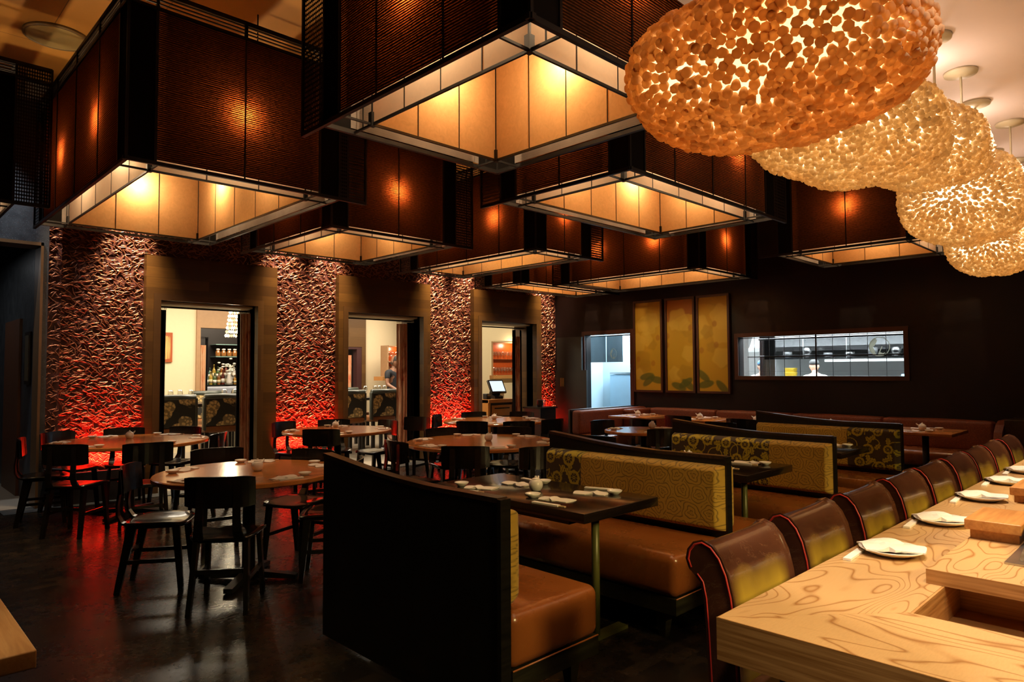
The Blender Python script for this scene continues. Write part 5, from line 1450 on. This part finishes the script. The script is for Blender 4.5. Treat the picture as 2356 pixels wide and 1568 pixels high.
def hand_joints(w_, d, side):
    """wrist point, direction -> palm + five curled fingers as skin joints"""
    d = Vector(d).normalized(); up = Vector((0, 0, 1)); lat = d.cross(up).normalized(); nrm = lat.cross(d)
    J = []; E_ = []
    J.append((tuple(w_), .024, .017)); pm = Vector(w_)+d*.05; J.append((tuple(pm), .036, .014)); E_.append((0, 1))
    J2 = []
    for k, (o_, L) in enumerate(((-.030, .062), (-.010, .072), (.011, .068), (.031, .052))):
        a = pm+lat*o_+d*.035; b = a+d*L*.5-nrm*.008; c = b+d*L*.35-nrm*L*.45
        J2.append([(tuple(a), .0095), (tuple(b), .0085), (tuple(c), .007)])
    th_ = pm-d*.02+lat*side*.036; J2.append([(tuple(th_), .011), (tuple(th_+d*.035+lat*side*.016-nrm*.01), .0095), (tuple(th_+d*.06+lat*side*.008-nrm*.022), .008)])
    return J, E_, J2
def person(name, label, loc, rz, H_, skin, shirt, pants, arms, cap=None, hair=None, lean=.0, apron=None):
    t = thing(name, label, 'person', loc, rz); k = H_/1.75
    def P_(x, y, z): return (x*k, (y-lean*max(0, z-.95))*k, z*k)
    hp = P_(0, 0, .95)
    J = [(P_(0, .0, .95), .135*k, .10*k), (P_(0, 0, 1.10), .13*k, .095*k), (P_(0, 0, 1.28), .155*k, .105*k), (P_(0, .01, 1.42), .12*k, .085*k), (P_(0, .0, 1.50), .055*k), (P_(0, -.01, 1.58), .052*k)]
    E_ = [(i, i+1) for i in range(5)]
    for s in (-1, 1):
        b = len(J); J += [(P_(s*.10, 0, .88), .085*k), (P_(s*.11, -.01, .50), .060*k), (P_(s*.115, .01, .12), .042*k), (P_(s*.115, -.06, .045), .035*k), (P_(s*.12, -.16, .03), .030*k)]
        E_ += [(0, b), (b, b+1), (b+1, b+2), (b+2, b+3), (b+3, b+4)]
    hands = []
    for s, (el, wr) in zip((-1, 1), arms):
        b = len(J); sh = P_(s*.19, .01, 1.42); e = P_(*el); w_ = P_(*wr)
        J += [(sh, .055*k), (e, .040*k), (w_, .027*k)]; E_ += [(3, b), (b, b+1), (b+1, b+2)]
        d = Vector(w_)-Vector(e); hj, he, hf = hand_joints(w_, d, -s)
        J.append((tuple(Vector(w_)+d.normalized()*.05), .034*k, .015*k)); E_.append((b+2, b+3))
        for chain in hf:
            c = len(J); J += chain; E_ += [(b+3, c), (c, c+1), (c+1, c+2)]
    body = skin_fig('body', J, E_, skin, t)
    hz = 1.635*k; hy = (-.015-lean*.7)*k
    h = head_mesh(hz, k*1.02, hy); h.build('head', skin, t)
    hm = MB()
    for s in (-1, 1): hm.lathe([(0, -.006), (.009, 0), (0, .006)], (s*.030*k, hy-.088*k, hz+.006), 8, 1, .5)
    hm.v and [MB().lathe([(0, -.006), (.009, 0), (0, .006)], (s*.030*k, hy-.088*k, hz+.006), 8, 1, .5).build('eye', BLACK, t) for s in (-1, 1)]
    MB().rbox(-.022*k, .022*k, hy-.092*k, hy-.084*k, hz-.058*k, hz-.048*k, .004, 2).build('mouth', plain('lip_colour', (.28, .09, .07), .5), t)
    # shirt: slightly larger shell over torso and upper arms
    JS = [(P_(0, .0, .93), .150*k, .118*k), (P_(0, 0, 1.10), .145*k, .112*k), (P_(0, 0, 1.28), .168*k, .122*k), (P_(0, .01, 1.42), .132*k, .100*k), (P_(0, .0, 1.485), .066*k)]
    ES = [(i, i+1) for i in range(4)]
    for s, (el, wr) in zip((-1, 1), arms):
        b = len(JS); sh = Vector(P_(s*.19, .01, 1.42)); e = Vector(P_(*el)); JS += [(tuple(sh), .070*k), (tuple(sh.lerp(e, .62 if apron is None else 1.)), .058*k)]; ES += [(3, b), (b, b+1)]
        if apron is not None: JS.append((tuple(e.lerp(Vector(P_(*wr)), .85)), .045*k)); ES.append((b+1, b+2))
    skin_fig('shirt', JS, ES, shirt, t)
    JT = [(P_(0, 0, .97), .148*k, .112*k)]; ET = []
    for s in (-1, 1):
        b = len(JT); JT += [(P_(s*.10, 0, .88), .098*k), (P_(s*.11, -.01, .50), .075*k), (P_(s*.115, .01, .10), .062*k)]; ET += [(0, b), (b, b+1), (b+1, b+2)]
    skin_fig('trousers', JT, ET, pants, t)
    if cap:
        MB().lathe([(.082*k, 0), (.086*k, .03), (.080*k, .06), (.05*k, .085), (0, .092)], (0, hy+.006, hz+.03*k), 20, 1, 1.22).build('cap', cap, t)
    if hair:
        m = MB(); n = 20; vs = []; fs = []
        for i in range(9):
            a = PI/2*i/8; 
            for q in range(n):
                tt = 2*PI*q/n; f_ = max(0, -math.sin(tt)); z0_ = (.02 if f_ > .3 else -.05)*(1-i/8)
                vs.append((math.cos(tt)*math.cos(a)*.082*k, hy+math.sin(tt)*math.cos(a)*.104*k, hz+z0_*k+math.sin(a)*.124*k))
        for i in range(8):
            for q in range(n): fs.append((i*n+q, i*n+(q+1) % n, (i+1)*n+(q+1) % n, (i+1)*n+q))
        m.add(vs, fs, True).build('hair', hair, t)
    return t
SK1 = plain('warm_brown_skin', (.22, .10, .055), .5, var=.05); SK2 = plain('light_skin', (.62, .33, .22), .5, var=.05)
person('person', 'person in black t-shirt standing behind the private table, reaching down with both hands', (8.26, 12.0, 0), math.radians(15), 1.76, SK1, plain('black_tshirt', (.012, .013, .018), .8), plain('dark_jeans', (.02, .025, .04), .8),
       (((-.24, -.05, 1.17), (-.20, -.28, 1.06)), ((.24, -.05, 1.17), (.16, -.28, 1.06))), hair=plain('short_dark_hair', (.02, .014, .01), .8), lean=.08)
WHITEC = plain('white_chef_jacket', (.80, .82, .82), .7, var=.03)
person('person', 'person in blue cap and white top bending over behind the kitchen window, left', (11.7, 5.55, 0), math.radians(-60), 1.60, SK2, WHITEC, plain('black_trousers', (.015, .015, .015), .8),
       (((-.25, -.10, 1.15), (-.16, -.34, 1.12)), ((.25, -.10, 1.15), (.16, -.34, 1.12))), cap=plain('blue_cap', (.05, .15, .34), .7), hair=plain('black_hair', (.012, .01, .01), .8), lean=.25)
person('person', 'person in dark cap and white chef jacket leaning behind the kitchen window, centre', (11.6, 4.55, 0), math.radians(120), 1.60, SK2, WHITEC, plain('black_trousers', (.015, .015, .015), .8),
       (((-.25, -.10, 1.15), (-.16, -.34, 1.12)), ((.25, -.10, 1.15), (.16, -.34, 1.12))), cap=plain('black_cap', (.03, .03, .03), .7), lean=.30, apron=1)

# ================================================================ KITCHEN
KW = plain('pale_kitchen_steel', (.52, .54, .55), .35, metal=.35, var=.08, vs=3)
struct('wall_kitchen', MB().box(13.6, 13.7, 1.5, YW, 0, 3.1).box(XW+.16, 13.6, 1.5, 1.6, 0, 3.1).box(XW+.16, 13.6, 6.72, 6.8, 0, 3.1), plain('grey_kitchen_tiles', (.42, .43, .42), .4, var=.1, vs=6))
struct('wall_kitchen_entry', MB().box(11.5, 11.6, 6.8, YW, 0, 3.1).box(XW+.16, 11.6, YW, YW+.1, 0, 3.1), plain('pale_blue_steel', (.42, .55, .62), .38, metal=.2, var=.12, vs=1.2))
struct('ceiling_kitchen', MB().box(XW+.16, 14.2, 1.5, YW+.1, 3.1, 3.2), plain('white_kitchen_ceiling', (.7, .72, .72), .8))
TUBE = NT('fluorescent_tube'); TUBE = TUBE.fin(TUBE.new('ShaderNodeEmission', i_Color=(.9, .97, 1, 1), i_Strength=2.2).outputs[0])
for i, (x, y0, y1, z) in enumerate(((12.5, 2.2, 5.6, 2.30), (12.9, 3.2, 4.9, 1.60))):
    t = thing('fluorescent_lamp', ['long ceiling tube lamp above the kitchen window', 'tube lamp under the kitchen hood shelf'][i], 'lamp', (x, y0, z))
    MB().tube([(0, 0, 0), (0, y1-y0, 0)], .022, 8).build('tube', TUBE, t); MB().box(-.05, .05, 0, y1-y0, .025, .06).build('housing', KW, t)
t = thing('extractor_hood', 'grey steel extractor hood behind the kitchen window', 'extractor hood', (13.05, 2.2, .12))
MB().prism([(-.5, 1.70), (.55, 1.70), (.55, 2.6), (.1, 2.6)], 0, 4.0, 'xzy').build('canopy', KW, t)
MB().box(-.52, -.48, 0, 4.0, 1.66, 1.74).build('lip', CHROME, t)
t = thing('wall_shelf', 'steel kitchen shelf under the extractor hood', 'shelf', (12.3, 2.2, 0))
MB().box(-.2, .2, 0, 3.7, 1.635, 1.65).build('shelf_board', CHROME, t)
for y in (.05, 3.6): MB().box(-.02, .0, y, y+.03, 0, 1.635).build('upright', CHROME, t)
t = thing('prep_counter', 'steel preparation counter behind the kitchen window', 'counter', (12.9, 2.2, 0)); MB().box(-.25, .6, 0, 3.4, .86, .90).build('top', CHROME, t); MB().box(-.2, .55, 0.1, 3.3, 0, .86).build('cupboard', KW, t)
K = [('yellow_tub', (.72, .52, .05), (12.3, 5.28), 1.20, 'stack of yellow tubs behind the kitchen window', 'tubs'), ('blue_crate', (.18, .45, .66), (12.2, 3.1), 1.20, 'blue crate at the right of the kitchen window', 'crate')]
for nm, col, (x, y), z, lab, cat in K:
    t = thing(nm, lab, cat, (x, y, 0)); mt = plain(nm+'_plastic', col, .5)
    if nm == 'yellow_tub':
        for q in range(4): MB().lathe([(0, 0), (.10, 0), (.115, .07), (.12, .075), (0, .075)], (0, 0, 1.16+q*.078), 18).build('tub', mt, t)
    else: MB().rbox(-.15, .15, -.3, .3, 1.18, 1.36, .01, 2).build('crate', mt, t)
    MB().box(-.14, .14, -.2, .2, .91, 1.165).build('box_below', KW, t); MB().box(-.12, .12, -.15, .15, 0, .91).build('stand', KW, t)
R = random.Random(3)
for i in range(9):
    y = 2.45+i*.36; h = R.uniform(.08, .2); o = MB().lathe([(0, 0), (.06, 0), (.08, h*.5), (.075, h), (0, h)], n=14).build('mixing_bowl' if i % 2 else 'kitchen_pot', CHROME if i % 2 else KW); o.location = (12.3, y, 1.651)
    tag(o, f'steel vessel on the kitchen shelf, {["first","second","third","fourth","fifth","sixth","seventh","eighth","ninth"][i]} from right', 'pot', 'vessels on the kitchen shelf')
t = thing('striped_curtain_panel', 'crumpled white plastic strip curtain at the left of the kitchen window', 'curtain', (10.5, 4.86, 0))
drape(0, .0, -.12, .14, 1.0, 2.1, 4, .015, plain('white_plastic_strip', (.75, .78, .80), .3), t, 'strip')
# sheer dark noren with a pale ring emblem
def sheer(name, a_, col):
    t = NT(name); n = t.noise(t.coord((1, 60, 60)), 3, 2); b = t.bsdf(col, .9, spec=.1, alpha=t.math('ADD', t.math('MULTIPLY', n, .3), a_)); return t.fin(b)
EMB = NT('cream_emblem_print'); _d = EMB.new('ShaderNodeBsdfDiffuse', i_Color=(.62, .60, .48, 1)); _t = EMB.new('ShaderNodeBsdfTranslucent', i_Color=(.60, .58, .44, 1)); _m = EMB.new('ShaderNodeMixShader', i_0=.7); EMB.l.new(_d.outputs[0], _m.inputs[1]); EMB.l.new(_t.outputs[0], _m.inputs[2]); EMB = EMB.fin(_m.outputs[0])
def emblem(parent, y, z, x, r, sy=1.):
    """open ring with a crescent body at left and a bent stem rising from the base"""
    m = MB(); n = 40
    for i in range(n):
        a0, a1 = 2*PI*i/n, 2*PI*(i+1)/n
        m.add([(x, y+math.cos(a)*rr*sy, z+math.sin(a)*rr) for a, rr in ((a0, r), (a1, r), (a1, r*.93), (a0, r*.93))], [(0, 1, 2, 3)])
    m.build('ring_emblem', EMB, parent)
    m = MB(); pts = [(math.cos(a)*r, math.sin(a)*r) for a in [PI*.62+PI*.62*i/12 for i in range(13)]]
    inner = [(-.30, -.85), (-.42, -.55), (-.50, -.25), (-.62, -.05), (-.45, .12), (-.28, .45), (-.20, .62), (-.38, .92)]
    m.add([(x-.001, y-px*sy, z+pz) for px, pz in pts]+[(x-.001, y-px*r*sy, z+pz*r) for px, pz in inner], [tuple(range(13+8))]); m.build('crescent_emblem', EMB, parent)
    m = MB(); P4 = [(-.05, -.55), (.22, .05), (.30, .02), (.06, -.55), (.30, -.68), (.55, -.60), (.30, -.92), (-.2, -.95)]
    m.add([(x-.001, y-px*r*sy, z+pz*r) for px, pz in P4], [tuple(range(8))]); m.build('stem_emblem', EMB, parent)
SHEER = sheer('black_sheer_cloth', .52, (.020, .022, .020, 1))
t = thing('hanging_noren', 'wide black sheer noren with cream ring emblem hung inside the kitchen window', 'noren curtain', (10.30, 3.8, 0))
for y0, y1 in ((-1.05, -.20), (-.19, .42), (.43, 1.03)): drape(0, 0, y0, y1, 1.60, 1.90, 2, .006, SHEER, t, 'cloth_panel')
MB().tube([(0, -1.1, 1.915), (0, 1.12, 1.915)], .014, 6).build('rod', BLACKM, t); MB().tube([(.02, -1.1, 1.65), (.02, 1.12, 1.65)], .008, 6).build('lower_rod', BLACKM, t)
emblem(t, -.64, 1.755, -.03, .135)
t = thing('doorway_noren', 'short grey blue noren with small ring emblem hung behind the kitchen doorway', 'noren curtain', (10.55, 8.15, 0))
SH2 = sheer('grey_blue_sheer', .62, (.10, .15, .17, 1))
drape(0, 0, -.02, .40, 1.60, 2.10, 2, .010, SH2, t, 'cloth_panel'); drape(0, 0, -.42, -.04, 1.60, 2.10, 2, .010, SH2, t, 'cloth_panel')
MB().tube([(0, -.75, 2.11), (0, .5, 2.11)], .012, 6).build('rod', BLACKM, t); emblem(t, -.22, 1.76, -.03, .10, .75)
t = thing('steel_refrigerator', 'tall pale blue steel panel seen through the kitchen doorway', 'refrigerator', (11.42, 7.55, 0))
MB().box(-.07, .07, -.72, 1.1, .0, 1.35).build('lower_panel', plain('blue_brushed_steel', (.30, .44, .54), .35, metal=.3, var=.2, vs=2), t); MB().box(-.08, .08, -.72, 1.1, 1.36, 1.40).build('trim_rail', CHROME, t)

# ================================================================ THREE PAINTED PANELS
def painting(y0, y1, z0, z1, seed, label, dark):
    t = thing('painted_panel', label, 'painting', (XW-.03, (y0+y1)/2, z0), group='three gold painted panels'); w_ = y1-y0; h = z1-z0; res = .012
    nu, nv = int(w_/res), int(h/res); U, V = np.meshgrid(np.linspace(0, 1, nu), np.linspace(0, 1, nv), indexing='ij'); Rn = np.random.default_rng(seed)
    X, Z = U*w_, V*h
    gold = np.array(srgb(178, 138, 22)[:3]); brown = np.array(srgb(150, 92, 10)[:3]); pale = np.array(srgb(196, 160, 56)[:3]); green = np.array(srgb(72, 84, 24)[:3])
    col = np.tile(gold, (nu, nv, 1))
    wv = np.sin(X*6+seed)*.05+np.sin(X*13+seed*2)*.02
    col[(Z > h*(.80 if dark else .93)+wv)] = brown if dark else gold*.85
    for k in range(9):
        cx, cz, r = Rn.uniform(0, w_), Rn.uniform(h*.15, h*.8), Rn.uniform(.09, .2)
        a = np.arctan2(Z-cz, X-cx); d = np.hypot(X-cx, Z-cz)*(1+.10*np.cos(5*a+k))
        c = pale if k % 3 else gold*.8
        e = np.clip((r-d)/.025, 0, 1)[..., None]*.7; col = col*(1-e)+c*e
    for k in range(3):
        cx, cz = Rn.uniform(0, w_), Rn.uniform(h*.25, h*.75); d = np.hypot((X-cx)*1.2, Z-cz); e = np.clip((.06-d)/.02, 0, 1)[..., None]*.6; col = col*(1-e)+brown*e
    for k in range(3):
        cx, cz, an = Rn.uniform(0, w_), Rn.uniform(.02, .26), Rn.uniform(-.9, .9); u = (X-cx)*math.cos(an)+(Z-cz)*math.sin(an); v = -(X-cx)*math.sin(an)+(Z-cz)*math.cos(an)
        e = np.clip((1-(u/.16)**2-(v/.065)**2)*3, 0, 1)[..., None]*.85; col = col*(1-e)+green*e
    co = np.stack([np.zeros_like(X)-.012, w_/2-X, Z], -1).reshape(-1, 3); idx = np.arange(nu*nv).reshape(nu, nv); q = np.stack([idx[:-1, :-1], idx[1:, :-1], idx[1:, 1:], idx[:-1, 1:]], -1).reshape(-1, 4)
    me = bpy.data.meshes.new('canvas'); me.from_pydata(co.tolist(), [], q.tolist()); at_ = me.color_attributes.new('paint', 'FLOAT_COLOR', 'POINT')
    at_.data.foreach_set('color', np.hstack([col.reshape(-1, 3), np.ones((nu*nv, 1))]).astype(np.float32).ravel())
    me.materials.append(PAINT); o = bpy.data.objects.new('canvas', me); C.objects.link(o); o.parent = t
    f = MB(); e = .035
    f.box(-.03, .028, -w_/2-e, -w_/2, -e, h+e).box(-.03, .028, w_/2, w_/2+e, -e, h+e).box(-.03, .028, -w_/2, w_/2, h, h+e).box(-.03, .028, -w_/2, w_/2, -e, 0).box(-.005, .028, -w_/2, w_/2, 0, h)
    f.build('frame', TRIMW, t)
_p = NT('gold_leaf_paint'); _a = _p.n.new('ShaderNodeVertexColor'); _a.layer_name = 'paint'
PAINT = _p.fin(_p.bsdf(_a.outputs[0], .55))
painting(6.50, 7.02, 1.10, 2.62, 2, 'left of three gold painted panels, ragged pale blossoms', False)
painting(5.88, 6.375, 1.10, 2.62, 5, 'middle of three gold painted panels, with brown upper part', True)
painting(5.265, 5.775, 1.10, 2.62, 9, 'right of three gold painted panels, dark green leaves at its foot', False)
for y in (6.76, 6.13, 5.52): spot((8.75, y, 2.78), (9.98, y, 1.75), 26, (1, .80, .42), 62, 1.)

# service stand in the aisle by the far corner
t = thing('service_stand', 'dark waiter stand with trays and a pale handled jug on top by the far corner', 'service stand', (8.05, 7.55, 0))
MB().box(-.18, .18, -.18, .18, .0, .84).build('cabinet', BLACKW, t); MB().box(-.2, .2, -.2, .2, .84, .865).build('top', BLACK, t)
MB().lathe([(0, .866), (.05, .866), (.06, .90), (.05, .97), (.052, .975)], n=16).build('jug', plain('dark_jug', (.03, .02, .02), .3), t)
MB().tube([(.05, .0, .96), (.10, 0, .97), (.12, 0, .92), (.10, 0, .885)], .007, 6).build('jug_handle', CHROME, t)
# framed mirror in the corridor
t = thing('corridor_picture', 'narrow framed picture on the slate corridor wall at far left', 'picture', (1.518, 9.45, 1.32))
MB().box(-.02, 0, -.14, .14, 0, .60).build('frame', BLACKW, t); MB().box(-.024, -.02, -.10, .10, .04, .56).build('print', plain('faded_print', (.10, .07, .03), .5), t)
